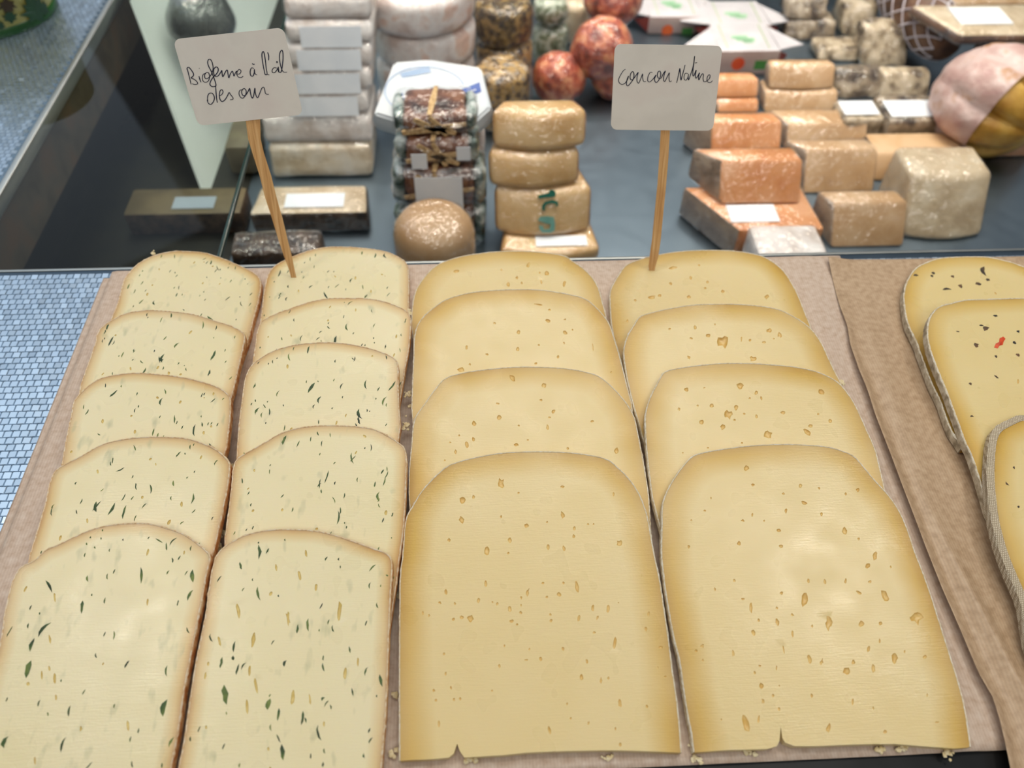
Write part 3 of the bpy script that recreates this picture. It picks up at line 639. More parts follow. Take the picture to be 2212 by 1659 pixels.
def tips(c): return [min(o, key=lambda p: p[1]) for o in c]
T1 = 0.0052
rank5 = ['rearmost', 'second from the back', 'middle one', 'fourth from the back', 'nearest and fully seen one']
rank4 = ['rearmost', 'second from the back', 'third from the back', 'nearest and fully seen one']
def herb_column(outs, L, where, seed, gl, al, picked=None):
    for k, (o, pl) in enumerate(zip(outs, stack_planes(tips(outs), L, T1))):
        lab = f'herb-flecked pale cheese slice, {rank5[k]} of {where}'
        last = k == len(outs)-1
        r, pl, (FV, FF), loop = make_slice('herb_cheese_slice', lab, 'cheese', 'herb-flecked slices on the tray', pl, o, HERB,
            seed=seed+k, flecks=gl if last else (), nrand=22 if last else 115, holes=slit(al) if last else (), nhole=4 if last else 26)
        mesh_pd('herb_flecks', FV, FF, M['herb_leaf'], r, stuff=True, smooth=0, label='dark green chopped leaf flecks')
        yield r, pl
P1 = list(herb_column(c1, 0.172, 'the leftmost row', 100, g15, a15))
P2 = list(herb_column(c2, 0.172, 'the second row from the left', 200, g25, a25))
def nat_column(outs, bot, L, where, seed, hs):
    out = []
    pls = stack_planes(tips(outs), L, T1)
    for k, (o, pl) in enumerate(zip(outs, pls)):
        last = k == len(outs)-1
        r, *_ = make_slice('plain_cheese_slice', f'smooth yellow cheese slice with small eyes, {rank4[k]} of {where}', 'cheese', 'plain yellow slices on the tray', pl, o, NAT,
            bottom=bot if last else None, holes=hs[k], seed=seed+k, nhole=0)
        out.append((r, pl))
    return out
def fit_len(tip, botpx, guess=0.166):
    y0 = on_z(*botpx, T1)[1]; y1 = on_plane(*tip, (0, y0, T1), (0, -sin(.09), cos(.09))); return float((y1[1]-y0)/cos(.09))
L3 = fit_len((1160, 975), (1160, 1626)); L4 = fit_len((1690, 959), (1690, 1612))
P3 = nat_column(c3, c3bot, L3, 'the third row', 300, (h31, h32, h33, h34))
P4 = nat_column(c4, c4bot, L4, 'the fourth row', 400, (h41, h42, h43, h44))

# peppered slices at the right edge
pp = [
 [(2069,954),(2051,925),(2030.5,867),(2010,824),(1990,772),(1975.5,734),(1958,694),(1951,650),(1952,630),(1957,610),(1967,592),(1984,575),(2004.5,565),(2039,556),(2083,552),(2140.5,551.5),(2212,556)],
 [(2135,1106),(2103,1000),(2082.6,954),(2065,905),(2042,844),(2022,795),(2007,751.5),(2001.6,717),(2004.5,693.7),(2013,676),(2027.6,662),(2053.7,654.6),(2088,647),(2129,645),(2212,645)],
 [(2222,1400),(2205,1305),(2191,1268),(2173,1226),(2155,1177),(2141,1120),(2134,1063),(2132,1006),(2137,949),(2152,921),(2184,903),(2212,896),(2260,890)]]
pl_p = stack_planes([(2140, 551.5), (2150, 645), (2260, 890)], 0.172, 0.0058)
pl_p[2] = Plane(pl_p[2].yf, pl_p[2].tan*1.02, 0.0058)
for q_ in pl_p: q_.zf += 0.0014
wh = ['rear one of the three at the right edge', 'middle one of the three, with a red fleck', 'front one with a thick cloth-marked rind']
for k, (o, pl) in enumerate(zip(pp, pl_p)):
    L_ = [pl.uv(*p) for p in o]; xm = min(p[0] for p in L_)+0.073
    o_l = [p for p in o if pl.uv(*p)[0] < xm-0.004]
    r, pl, (FV, FF), loop = make_slice('pepper_cheese_slice', 'peppered cheese slice with a grey rind, '+wh[k], 'cheese', 'peppered slices at the right edge', pl, o_l, PEPC if k == 2 else PEP,
        seed=500+k, nhole=6, right_mirror=xm, nrand=0,
        flecks=([(1978,594,8,70,.6),(2057,597,6,0,.9),(2122,585,20,-8,.4),(2133,604,7,20,.9),(2113,613,9,70,.7),(2045,624,14,70,.4),(2075,618,9,0,.7),(2016,590,6,0,.8),(2013,596,6,0,.8)],
                 [(2150,682,8,80,.6),(2129,709,13,40,.8),(2108,745,10,30,.9),(2199,716,6,0,.9),(2191,740,7,0,.9),(2199,767,7,0,.9),(2152,814,9,-50,.5),(2096,829,6,0,.8),(2069,716,6,80,.5),(2151,770,6,0,.8),(2099,899,7,60,.5),(2120,703,8,80,.5)],
                 [(2175,1045,9,-40,.5),(2200,1095,6,0,.8),(2190,1010,6,0,.6)])[k])
    mesh_pd('pepper_flecks', FV, FF, M['pepper'], r, stuff=True, smooth=0, label='dark crushed pepper flecks')
    if k == 1:
        q = [pl.uv(*v) for v in ((2147,751),(2151,742),(2158,739),(2159,731),(2167,727),(2172,732),(2168,738),(2166,745),(2159,747),(2155,753))]; m_ = np.mean(q, axis=0)
        vs = [pl.P(v[0], v[1], .0001) for v in q]+[pl.P(m_[0], m_[1], .0007)]
        mesh_pd('chilli_fleck', vs, [(i, (i+1) % 10, 10) for i in range(10)], M['chilli'], r, label='red chilli fleck', smooth=0)

# loose crumbs between the rows
rng = np.random.default_rng(9); bm = bmesh.new()
spots = [(850,1628,12,16),(852,1500,6,6),(472,1190,9,16),(480,1150,8,10),(880,860,9,22),(876,920,7,16),(870,1000,6,10),(1495,1600,8,12),(1505,1640,10,8),(1900,1621,16,6),(1950,1617,10,5),(2050,1630,14,8),(1820,826,4,5),(1620,1628,14,6),(860,1288,5,5),(1015,1643,16,4),(1310,1636,20,4),(330,548,3,4),(440,1168,12,10),(455,1184,8,8),(500,1010,5,8),(885,675,4,8)]
for x, y, sx, sy in spots:
    for _ in range(9):
        q = on_z(x+rng.normal(0, sx*.5), y+rng.normal(0, sy*.5), 0.0012 if y > 1200 else 0.006)
        bmm = bmesh.ops.create_icosphere(bm, subdivisions=1, radius=rng.uniform(.0005, .0015))
        for v in bmm['verts']: v.co = Vector((v.co.x*rng.uniform(.7, 1.4), v.co.y*rng.uniform(.7, 1.4), v.co.z*.8))+Vector(q)
o = mesh_bm('cheese_crumbs', bm, M['crumb'], None, (0, .2, 0)); tag(o, 'pale cheese crumbs scattered along the gaps between the slice rows', 'crumbs'); o['kind'] = 'stuff'

# ================================================================ PRICE SIGNS ON BAMBOO PICKS
def ribbon(strokes, to3, off, w, name, mat, parent):
    V = []; F = []
    for st in strokes:
        P = catmull(st, 6.0) if len(st) > 2 else np.array(st, float)
        d = np.gradient(P, axis=0); d /= np.linalg.norm(d, axis=1)[:, None]+1e-9; n = np.stack([-d[:, 1], d[:, 0]], 1)
        b = len(V); m = len(P)
        for k in range(m):
            ww = w*(0.75+0.25*sin(pi*min(1, (k+1)/m))) * (0.85+0.3*abs(d[k, 1]))
            for s in (-1, 1): V.append(to3(P[k]+n[k]*s*ww/2, off))
        for k in range(m-1): F.append((b+2*k, b+2*k+1, b+2*k+3, b+2*k+2))
    return mesh_pd(name, V, F, mat, parent, smooth=0, label='dark blue handwriting')
def sign(label, base, stick, corners, crop, strokes, lean):
    b3 = on_plane(*base[0], (0, base[1], base[2]), (0, 0, 1)) if False else np.array(base[3])
    nrm = np.array((0, -1.0, lean)); nrm /= np.linalg.norm(nrm)
    T = lambda p, off=0.0: tuple(on_plane(p[0], p[1], b3+nrm*off, nrm))
    r = root('price_sign', label, 'sign', tuple(b3))
    # stick: tapered, flat, 1.8 mm thick
    V = []; F = []
    for (xa, xb, y) in stick:
        for off in (0.0009, -0.0009): V.append(T((xa, y), off)); V.append(T((xb, y), off))
    m = len(stick)
    for k in range(m-1):
        a = 4*k; b = a+4
        F += [(a, a+1, b+1, b), (a+3, a+2, b+2, b+3), (a+2, a, b, b+2), (a+1, a+3, b+3, b+1)]
    F += [(1, 0, 2, 3), (4*m-4, 4*m-3, 4*m-1, 4*m-2)]
    mesh_pd('pick', V, F, M['bamboo'], r, label='tapered bamboo pick', smooth=0)
    # card with rounded corners
    q = np.array([T(c) for c in corners]); ex = (q[1]-q[0]+q[2]-q[3])/2; ey = (q[0]-q[3]+q[1]-q[2])/2; c0 = q.mean(0)
    W_, H_ = np.linalg.norm(ex), np.linalg.norm(ey); ux = ex/W_; uy = ey/H_; rad = 0.0042; ol = []
    for sx, sy, a0 in ((1, 1, 0), (-1, 1, 90), (-1, -1, 180), (1, -1, 270)):
        for k in range(7):
            a = radians(a0+15*k); ol.append((sx*(W_/2-rad)+rad*cos(a), sy*(H_/2-rad)+rad*sin(a)))
    n = len(ol); V = []
    nn = nrm
    for off in (0.0018, 0.0012): V += [tuple(c0+ux*x+uy*y+nn*off) for x, y in ol]
    F = [tuple(range(n)), tuple(range(2*n-1, n-1, -1))]+[(i, n+i, n+(i+1) % n, (i+1) % n) for i in range(n)]
    bm = bmesh.new(); vs = [bm.verts.new(v) for v in V]
    for f in F: bm.faces.new([vs[i] for i in f])
    bmesh.ops.recalc_face_normals(bm, faces=bm.faces)
    card = mesh_bm('card', bm, M['card'], r, label='white laminated card with rounded corners', smooth=30)
    ox, oy, s = crop
    ribbon(strokes, lambda p, off: T((ox+p[0]/s, oy+p[1]/s), off), 0.0020, 12.5, 'handwriting', M['ink'], card)
    return r
S1 = [[(350,945),(330,860),(305,760),(292,715),(315,700),(350,735),(385,795),(375,830),(350,852),(400,875),(438,912),(440,940),(400,945),(365,935)],
 [(462,825),(475,870),(492,915)], [(464,712),(471,716)],
 [(560,785),(525,800),(510,850),(525,900),(560,915),(600,890),(615,830),(600,780),(570,775),(545,810),(555,860),(600,850),(640,800),(665,720),(655,640),(630,590),(605,585),(588,620),(600,680),(640,760),(680,860),(705,940),(700,970),(650,975),(620,945),(630,900),(660,850),(700,810),(735,760),(735,710),(705,695),(675,730),(675,790),(700,830),(740,820),(775,770),(790,745),(795,790),(805,835),(830,790),(855,745),(870,740),(880,800),(892,850),(910,800),(940,755),(955,790),(965,825),(985,780),(1003,755),(1010,795),(1050,790),(1065,750),(1040,730),(1015,755),(1005,800),(1030,840),(1070,845),(1098,825)],
 [(1250,715),(1215,710),(1197,760),(1205,815),(1235,825),(1255,780),(1258,730),(1262,780),(1280,805),(1295,805)], [(1225,645),(1245,658),(1262,652)],
 [(1410,800),(1440,795),(1425,700),(1415,600),(1395,490),(1378,475),(1365,520),(1375,620),(1395,730),(1412,802),(1440,804),(1472,808)], [(1447,485),(1462,530),(1462,600)],
 [(1580,710),(1540,705),(1512,740),(1520,775),(1555,770),(1590,720),(1600,700),(1600,750),(1615,770),(1640,765),(1655,700),(1668,580),(1665,480),(1648,455),(1625,490),(1618,560),(1630,660),(1655,740),(1680,768),(1725,768)], [(1600,690),(1604,735),(1610,765)],
 [(1572,622),(1580,616),(1588,624),(1580,634),(1573,627)],
 [(580,1165),(595,1210),(630,1232),(665,1200),(685,1140),(665,1085),(635,1068),(600,1085),(585,1140),(590,1185)], [(702,960),(708,1060),(716,1150),(728,1207)],
 [(750,1112),(790,1090),(808,1050),(790,1020),(765,1040),(755,1100),(765,1160),(795,1190),(835,1165),(870,1110),(895,1062),(915,1090),(950,1135),(945,1160),(910,1165)],
 [(1095,1020),(1050,1030),(1037,1080),(1060,1130),(1095,1140),(1130,1100),(1140,1040),(1115,1005),(1085,1020),(1075,1060),(1095,1105),(1135,1095),(1170,1040),(1190,1003),(1200,1060),(1215,1120),(1232,1140),(1250,1090),(1264,1000),(1270,1060),(1290,1125),(1310,1130),(1335,1070),(1365,1000),(1390,985),(1405,1020),(1415,1070),(1435,1085),(1465,1085)]]
S2 = [[(385,525),(350,550),(300,630),(272,700),(290,750),(330,772),(380,750),(420,690),(435,635),(410,700),(402,770),(425,795),(460,760),(510,690),(525,620),(510,565),(480,580),(460,640),(470,690),(510,688),(560,620),(592,578),(575,650),(575,720),(600,750),(630,690),(665,600),(665,660),(680,720),(720,725)],
 [(825,580),(790,575),(755,640),(748,710),(780,730),(830,690),(882,620),(860,680),(870,730),(900,735),(940,680),(960,610),(950,560),(920,565),(905,620),(925,670),(965,668),(1000,600),(1035,553),(1015,620),(1005,690),(1025,725),(1060,660),(1100,583),(1095,650),(1105,725),(1137,713)],
 [(1220,745),(1235,680),(1255,590),(1272,512),(1280,600),(1290,700),(1310,630),(1335,540),(1357,455)],
 [(1402,595),(1362,590),(1340,640),(1345,690),(1375,700),(1405,650),(1412,600),(1408,660),(1416,697),(1450,600),(1490,470),(1512,313),(1500,420),(1485,540),(1485,630),(1502,625),(1537,540),(1525,620),(1532,670),(1560,640),(1592,583),(1575,650),(1582,697),(1610,640),(1640,597),(1655,615),(1650,680),(1665,725),(1702,720),(1750,680),(1765,630),(1745,615),(1720,650),(1715,710),(1740,740),(1780,735),(1802,710)],
 [(1515,422),(1535,420),(1552,414)]]
pl = P2[0][1]; uvb = pl.uv(632, 598); b1 = pl.P(uvb[0], uvb[1], 0.0)
sign('handwritten white card on a leaning pick, stuck in the second row of herb cheese', ((632, 598), 0, 0, b1),
     [(530,563,240), (531,562,262), (536,563,300), (545,570,330), (561,586,380), (572,597,425), (587,610,470), (602,622,520), (614,631,555), (625,637,585), (629,640,600), (633,640,607)],
     [(377,85),(612,58),(657,247),(428,270)], (360, 40, 6.6375), S1, 0.37)
pl = P4[0][1]; uvb = pl.uv(1408, 583); b2 = pl.P(uvb[0], uvb[1], 0.0)
sign('handwritten white card on an upright pick, stuck in the rear slice of the fourth row', ((1408, 583), 0, 0, b2),
     [(1427,1447,262), (1427,1447,285), (1424,1444,340), (1420,1439,400), (1414,1433,460), (1408,1427,520), (1403,1422,555), (1401,1416,575), (1403,1414,586), (1405,1412,592)],
     [(1330,95),(1557,97),(1541,282),(1316,278)], (1300, 80, 7.54), S2, 0.37)

# ================================================================ WRAPPED CHEESES IN THE SUNKEN DISPLAY
M['white_rind'] = simple('bloomy_white_rind', ['CDBFB4', 'E6DED8', 'EEEAE6'], 45, 0.6, 0.0010, 160)
M['cream_rind'] = simple('cream_bloomy_rind', ['CDB999', 'E3D5BC', 'EAE0CE'], 45, 0.6, 0.0010, 160)
M['pink_white'] = simple('pinkish_white_rind', ['D0BDB4', 'E4D9D4', 'EDE7E3', 'DDBFB0'], 40, 0.6, 0.0012, 140)
M['yellow'] = simple('hard_yellow_paste', ['C79E66', 'D3AD77', 'DAB988'], 25, 0.5, Subsurface_Weight=0.15, Subsurface_Radius=(.006, .003, .001), Subsurface_Scale=.6)
M['yellow_deep'] = simple('amber_rind_side', ['B17E44', 'C3935A', 'CDA16C'], 30, 0.5)
M['orange'] = simple('orange_hard_paste', ['CC834C', 'D8955F', 'DFA578'], 25, 0.5, Subsurface_Weight=0.15, Subsurface_Radius=(.006, .003, .001), Subsurface_Scale=.6)
M['beige'] = simple('beige_hard_paste', ['B58E62', 'C29D73', 'CDAC86'], 25, 0.5)
M['greyrind'] = simple('brushed_grey_rind', ['7E6A58', '998471', 'A8947F'], 60, 0.8, 0.001, 250)
M['mould'] = simple('grey_brown_mould_rind', ['3F342A', '6E5F4E', '94836C', 'B3A38D'], 60, 0.8, 0.002, 140, detail=6)
M['mould_pale'] = simple('pale_spotted_mould_rind', ['5A4C3C', '9C8A70', 'C0AE92', 'C9BAA2'], 55, 0.8, 0.002, 140, detail=6)
M['darkrind'] = simple('dark_brown_rind', ['2A1E16', '4A3829', '5E4A38'], 60, 0.6, 0.001, 200)
M['pale_top'] = simple('pale_tan_crust', ['B8A282', 'CBB797', 'D6C6AA'], 40, 0.6, 0.0008, 200)
M['dim_crust'] = simple('dimmed_tan_crust', ['5A4C34', '6E5E42'], 40, 0.6)  # tan crust darkened in colour to look dim under the cover
M['dim_cream'] = simple('dimmed_cream_rind', ['5E5442', '746952'], 40, 0.6)  # cream rind with the bay's dimness painted into its colour
M['ash_herb'] = simple('pepper_and_herb_coat', ['231A10', '4C3B22', '7A6236', '9A7C46'], 130, 0.7, 0.0022, 260, detail=5)
M['ash_gold'] = simple('gold_flower_coat', ['3A2C1C', '6A5234', '9A7A46', 'C09A58', '7A7570'], 110, 0.7, 0.0022, 240, detail=5)
M['green_herb'] = simple('white_green_herb_coat', ['3E4A32', '77836A', 'A9AF9C', 'C0C2B4'], 110, 0.7, 0.0020, 220, detail=5)
M['paprika'] = simple('red_paprika_coat', ['6E2A1A', '96402A', 'B4603F', 'CF9068'], 75, 0.7, 0.0022, 190, detail=5)
M['leafbrown'] = simple('dried_chestnut_leaf', ['2E1A12', '55301F', '7A4A30', '8A5C40'], 50, 0.55, 0.002, 90)
M['raffia'] = simple('raffia_tie', ['A78558', 'C6A574', 'D3B88C'], 300, 0.7)
M['leafgreen'] = simple('silvery_green_leaf_ends', ['2C3B33', '62756C', 'A5B2AC', 'D3DAD6'], 70, 0.25, 0.002, 120)
M['white_paper'] = simple('white_waxed_paper', ['BFC8CF', 'CCD3D8', 'D2D7DA'], 30, 0.45, 0.0006, 60)
M['paper_pink'] = simple('pinkish_printed_carton', ['AE958D', 'BBA69E'], 30, 0.5)
M['paper_lilac'] = simple('white_lilac_paper', ['B9B5B8', 'C6C2C4'], 30, 0.5)
M['blue_print'] = simple('blue_print', ['0B3F95', '1450A8'], 30, 0.45)
M['blue_faint'] = simple('faint_blue_print', ['8FA8C8', 'A5B8D2'], 80, 0.5)
M['green_print'] = simple('green_print', ['3C7A35', '4C8A40'], 40, 0.5)
M['green_faint'] = simple('faint_green_print', ['8DBB92', 'A3C8A4'], 80, 0.5)
M['olive_line'] = simple('pale_olive_line', ['A9B694'], 30, 0.5)
M['orange_print'] = simple('orange_red_seal', ['D8481E', 'E2672C'], 30, 0.5)
M['dark_red'] = simple('dark_red_carton', ['7A2A22', '8E3A2E'], 30, 0.5)
M['teal_stamp'] = simple('green_casein_stamp', ['0E5A48', '1A6A58'], 60, 0.6)
M['teal_faint'] = simple('worn_green_stamp', ['5E9488', '7AA89C'], 60, 0.6)
M['pumpkin'] = simple('golden_smoked_rind', ['A8772C', 'C2943F', 'D3AB5A'], 30, 0.4, 0.0008, 150)
M['pinkfilm'] = simple('pinkish_net_paper', ['B9918A', 'C9A8A0', 'D6BDB6', 'B98A66'], 30, 0.4, 0.002, 80)
M['net'] = simple('white_netting', ['B5AAB0', 'CFC8CC'], 60, 0.5)
M['smoked'] = simple('brown_smoked_rind', ['4A3428', '6B4C38', '80614A'], 40, 0.5, 0.001, 120)
M['foil'] = simple('dark_grey_wrapped_cheese', ['3A3C3B', '5A5D5B', '757875'], 30, 0.35, 0.002, 70)
M['canbody'] = simple('olive_cream_enamel', ['8F8844', 'A39C56'], 20, 0.35)
M['canrim'] = simple('dark_green_enamel', ['123D12', '1C4F1A'], 20, 0.3)
M['ivy'] = simple('ivy_green_print', ['12301C', '1C4226'], 30, 0.35)
M['brown_print'] = simple('brown_stem_print', ['2E2210', '3A2C16'], 30, 0.4)

def duplicate_shell(bm, off, amp, seed, zmin):
    b2 = bm.copy(); b2.normal_update(); mv = []
    for v in b2.verts:
        q = v.co*38+Vector((seed, 0, -seed))
        mv.append((v, v.normal*(off+amp*noise.noise(q))))
    for v, d in mv:
        v.co += d
        if v.co.z < zmin: v.co.z = zmin
    return b2
def body_film(r, bm, mat, film=None, seed=0, name='body', smooth=40, zmin=-9, amp=0.0006):
    f = duplicate_shell(bm, 0.0011, amp, seed, zmin) if film else None
    o = mesh_bm(name, bm, mat, r, smooth=smooth)
    if film: mesh_bm('plastic_film', f, M[film], r, smooth=180)
    return o
def sticker(parent, x0, x1, y0, y1, z, rot=0.0, name='label', mat='label', prints=0, label='white sticker', h=0.0005):
    bm = box_bm(x0, x1, y0, y1, z, z+h); c = Vector(((x0+x1)/2, (y0+y1)/2, z))
    if rot: bmesh.ops.rotate(bm, cent=c, matrix=Matrix.Rotation(rot, 3, 'Z'), verts=bm.verts)
    o = mesh_bm(name, bm, M[mat], parent, label=label, smooth=0)
    return o
def front_sticker(parent, x0, x1, y, z0, z1, name='label', mat='label', label='white sticker', h=0.0005):
    return mesh_bm(name, box_bm(x0, x1, y-h, y, z0, z1), M[mat], parent, label=label, smooth=0)

TOPS = {}; TOPY = {}
def lean_sticker(parent, x0, x1, key, z1, phi, lo, hi, off=.0034):
    ph = radians(phi); V = []
    for o_ in (off, off-.0006):
        for x, d in ((x0, lo), (x1, lo), (x1, hi), (x0, hi)): V.append((x, TOPY[key]-d*math.tan(ph)-o_*cos(ph), z1-d+o_*sin(ph)))
    mesh_pd('label', V, [(0, 1, 2, 3), (7, 6, 5, 4), (0, 4, 5, 1), (1, 5, 6, 2), (2, 6, 7, 3), (3, 7, 4, 0)], M['label'], parent, smooth=0, label='white sticker on the front')
def block(key, name, label, cat, group, L, R, top, Y, z0, depth, mat, lskew=0.0, rskew=0.0, bulge=0.0, bev=0.003, amp=0.0, ascale=40, film='film', tilt=0.0, side=None, sub=2, seg=2, phi=0.0):
    """a cut or moulded piece: measured front width, height and distance; real depth behind"""
    if isinstance(z0, str): z0 = TOPS[z0]+0.0017
    if isinstance(Y, str): Y = TOPY[Y]+0.0015
    ph = radians(phi); fp = ((0, Y, z0), (0, -cos(ph), sin(ph)))   # the front face leans back by phi
    x0 = on_plane(L, top, *fp)[0]; x1 = on_plane(R, top, *fp)[0]; z1 = on_plane((L+R)/2, top, *fp)[2]
    depth = max(depth, (z1-z0)*math.tan(ph)+.008)
    n = 7 if bulge else 1
    plan = [(x0+(x1-x0)*k/n, Y-bulge*sin(pi*k/n)*1.0) for k in range(n+1)]
    plan += [(x1+rskew, Y+depth), (x0+lskew, Y+depth)]
    bm = prism_bm(plan, z0, z1, bev, seg, sub if amp else 0)
    if amp: rough(bm, amp, ascale, seed=(L*.37) % 11, keep_bottom=None)
    for v in bm.verts:
        v.co.z = max(v.co.z, z0)
        if phi: v.co.y += (v.co.z-z0)*math.tan(ph)*max(0.0, min(1.0, 1-(v.co.y-Y)/depth))
    TOPY[key] = Y+(z1-z0)*math.tan(ph)
    if tilt: bmesh.ops.rotate(bm, cent=Vector(((x0+x1)/2, Y+depth/2, z0)), matrix=Matrix.Rotation(tilt, 3, 'Z'), verts=bm.verts)
    r = root(name, label, cat, ((x0+x1)/2, Y+depth/2, z0), group)
    mats = mat if isinstance(mat, list) else [mat]
    fm = duplicate_shell(bm, 0.0012, 0.0007, L*.11, z0-.0003) if film else None
    if film and max((len(f.verts) for f in fm.faces), default=0) > 4: bmesh.ops.triangulate(fm, faces=[f for f in fm.faces if len(f.verts) > 4])
    o = mesh_bm('body', bm, [M[m] for m in mats], r, smooth=40)
    if len(mats) > 1:
        for p in o.data.polygons:
            if side == 'top' and p.normal.z > 0.7: p.material_index = 1
            if side == 'left' and p.normal.x < -0.55: p.material_index = 1
            if side == 'sides' and abs(p.normal.x) > 0.6: p.material_index = 1
    if film: mesh_bm('plastic_film', fm, M[film], r, smooth=180)
    TOPS[key] = z1
    return r, x0, x1, z1
def round_piece(key, name, label, cat, group, px, py, rpx, Y, z0, mat, top=None, rad=0.01, amp=0.0, film='film', ascale=40):
    if isinstance(z0, str): z0 = TOPS[z0]+0.0017
    c = on_y(px, py, Y); dist = (np.array(c)-CAM) @ RF; rr = rpx*dist/FPX
    z1 = on_y(px, top, Y-rr*.92)[2]
    rad_ = min(rad, (z1-z0)*.48, rr*.6)
    prof = wheel_prof(rr, z0, z1, rad_)
    bm = lathe_bm(prof, c[0], Y, 40)
    if amp:
        bmesh.ops.subdivide_edges(bm, edges=[e for e in bm.edges if e.calc_length() > 0.009], cuts=1, use_grid_fill=True); rough(bm, amp, ascale, seed=px % 13)
        for v in bm.verts: v.co.z = max(v.co.z, z0)
    r = root(name, label, cat, (c[0], Y, z0), group)
    o = mesh_bm('body', bm, M[mat], r, smooth=40)
    if film:
        fb = lathe_bm(wheel_prof(rr+.0012+amp*1.2, z0, z1+.0010+amp*.8, rad_), c[0], Y, 40); mesh_bm('plastic_film', fb, M[film], r, smooth=180)
    TOPS[key] = z1+amp*.8
    return r, c[0], rr, z1+amp*.8
def ball(key, name, label, cat, group, px, py, rpx, Y, mat, zs=0.95, floor=None, amp=0.003, film='film', ascale=45):
    c = on_y(px, py, Y); dist = (np.array(c)-CAM) @ RF; rr = rpx*dist/FPX; zc = c[2]
    if floor is not None: zc = floor+rr*zs*.94
    bm = bmesh.new(); bmesh.ops.create_icosphere(bm, subdivisions=4, radius=rr)
    for v in bm.verts: v.co = Vector((v.co.x+c[0], v.co.y+Y, v.co.z*zs+zc))
    rough(bm, amp, ascale, seed=px % 17)
    zb = zc-rr*zs*.94
    for v in bm.verts: v.co.z = max(v.co.z, zb)
    r = root(name, label, cat, (c[0], Y, zb), group)
    body_film(r, bm, M[mat], film, seed=px*.1, smooth=180, zmin=zb-.0003); TOPS[key] = zc+rr*zs
    return r, (c[0], Y, zc), rr

# --- stack of white-rinded bricks, far left
g = 'stack of wrapped white cheese bricks'
Ya = 0.782; names = ['lowest, creamier one', 'second from the bottom, tallest', 'third from the bottom', 'fourth from the bottom', 'fifth from the bottom', 'second from the top', 'topmost']
prev = ZF+0.0005
for k, (L, R, top) in enumerate([(577, 800, 314), (563, 800, 252), (590, 795, 200), (600, 800, 150), (606, 802, 98), (612, 803, 47), (608, 798, -6)]):
    r, x0, x1, z1 = block(f'A{k}', 'white_cheese_brick', f'wrapped white-rind cheese brick, {names[k]} of the stack behind the left sign', 'cheese', g, L, R, top, Ya if k == 0 else f'A{k-1}', prev, 0.085, 'cream_rind' if k == 0 else 'white_rind', bev=0.006, amp=0.0012, ascale=60, seg=3, phi=16)
    prev = z1+0.0016
    if 2 <= k <= 5: lean_sticker(r, x0+.016, x1-.012, f'A{k}', z1, 16, .024, .004)
# --- brown block with a pale top, below
g = 'dark-rinded blocks at the front left'
r, x0, x1, z1 = block('B1', 'dark_rind_block', 'dark brown rinded block with pale top and white sticker below the white stack', 'cheese', g, 537, 794, 460, 0.684, ZF+.0005, 0.048, ['darkrind', 'pale_top'], bev=0.004, amp=0.0008, side='top', lskew=0.006, rskew=-.004)
sticker(r, x0+.036, x1-.026, .692, .716, z1+.0011)
block('B2', 'dark_rind_block', 'glossy dark brown wrapped block lying lowest, right behind the second herb row', 'cheese', g, 492, 690, 546, 0.592, ZF+.0005, 0.034, 'darkrind', bev=0.006, amp=0.002)
# --- dim pieces under the glass cover
g = 'dim pieces under the glass cover'
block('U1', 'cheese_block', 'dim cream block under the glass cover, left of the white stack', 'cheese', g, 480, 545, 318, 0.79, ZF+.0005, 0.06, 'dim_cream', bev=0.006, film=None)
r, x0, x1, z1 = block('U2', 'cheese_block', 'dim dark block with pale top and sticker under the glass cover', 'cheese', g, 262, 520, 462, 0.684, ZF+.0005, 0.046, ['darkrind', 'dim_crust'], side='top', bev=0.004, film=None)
sticker(r, x0+.05, x1-.03, .692, .712, z1+.0003, mat='sticker_dimmed', label='dim bluish sticker')
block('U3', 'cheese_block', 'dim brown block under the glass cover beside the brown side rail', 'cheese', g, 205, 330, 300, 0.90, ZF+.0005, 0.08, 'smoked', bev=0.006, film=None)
_d = sight(432, 44); _d /= np.linalg.norm(_d); _q = on_plane(432, 44, A_, nb); _c = _q+_d*(.046/(_d @ nb)); 
r, cc, rr = ball('U4', 'wrapped_cheese', 'dark grey wrapped cheese gleaming on the slanted board behind the left sign', 'cheese', None, 432, 44, 72, float(_c[1]), 'foil', zs=0.92, amp=0.004, ascale=22)

# --- white wheels
g = 'white wheels behind the blue and white packet'
wp = [(925, 250, 'W0', 'lowest mostly hidden one', 100), (925, 165, 'W1', 'second from the bottom', 102), (922, 85, 'W2', 'middle one below the label', 106), (908, 5, 'W3', 'topmost, with white label', 118)]
prev = ZF+.0005
for k, (px, top, key, nm, rp) in enumerate(wp):
    r, xc, rr, z1 = round_piece(key, 'round_white_cheese', f'pinkish white wrapped cheese wheel, {nm}, stacked behind blue-printed packet', 'cheese', g, px, top+30, rp, 0.945, prev, 'pink_white', top=top, rad=0.012, amp=0.0012)
    prev = z1+.0017
sticker(r, xc-.040, xc+.025, .90, .935, z1+.001)
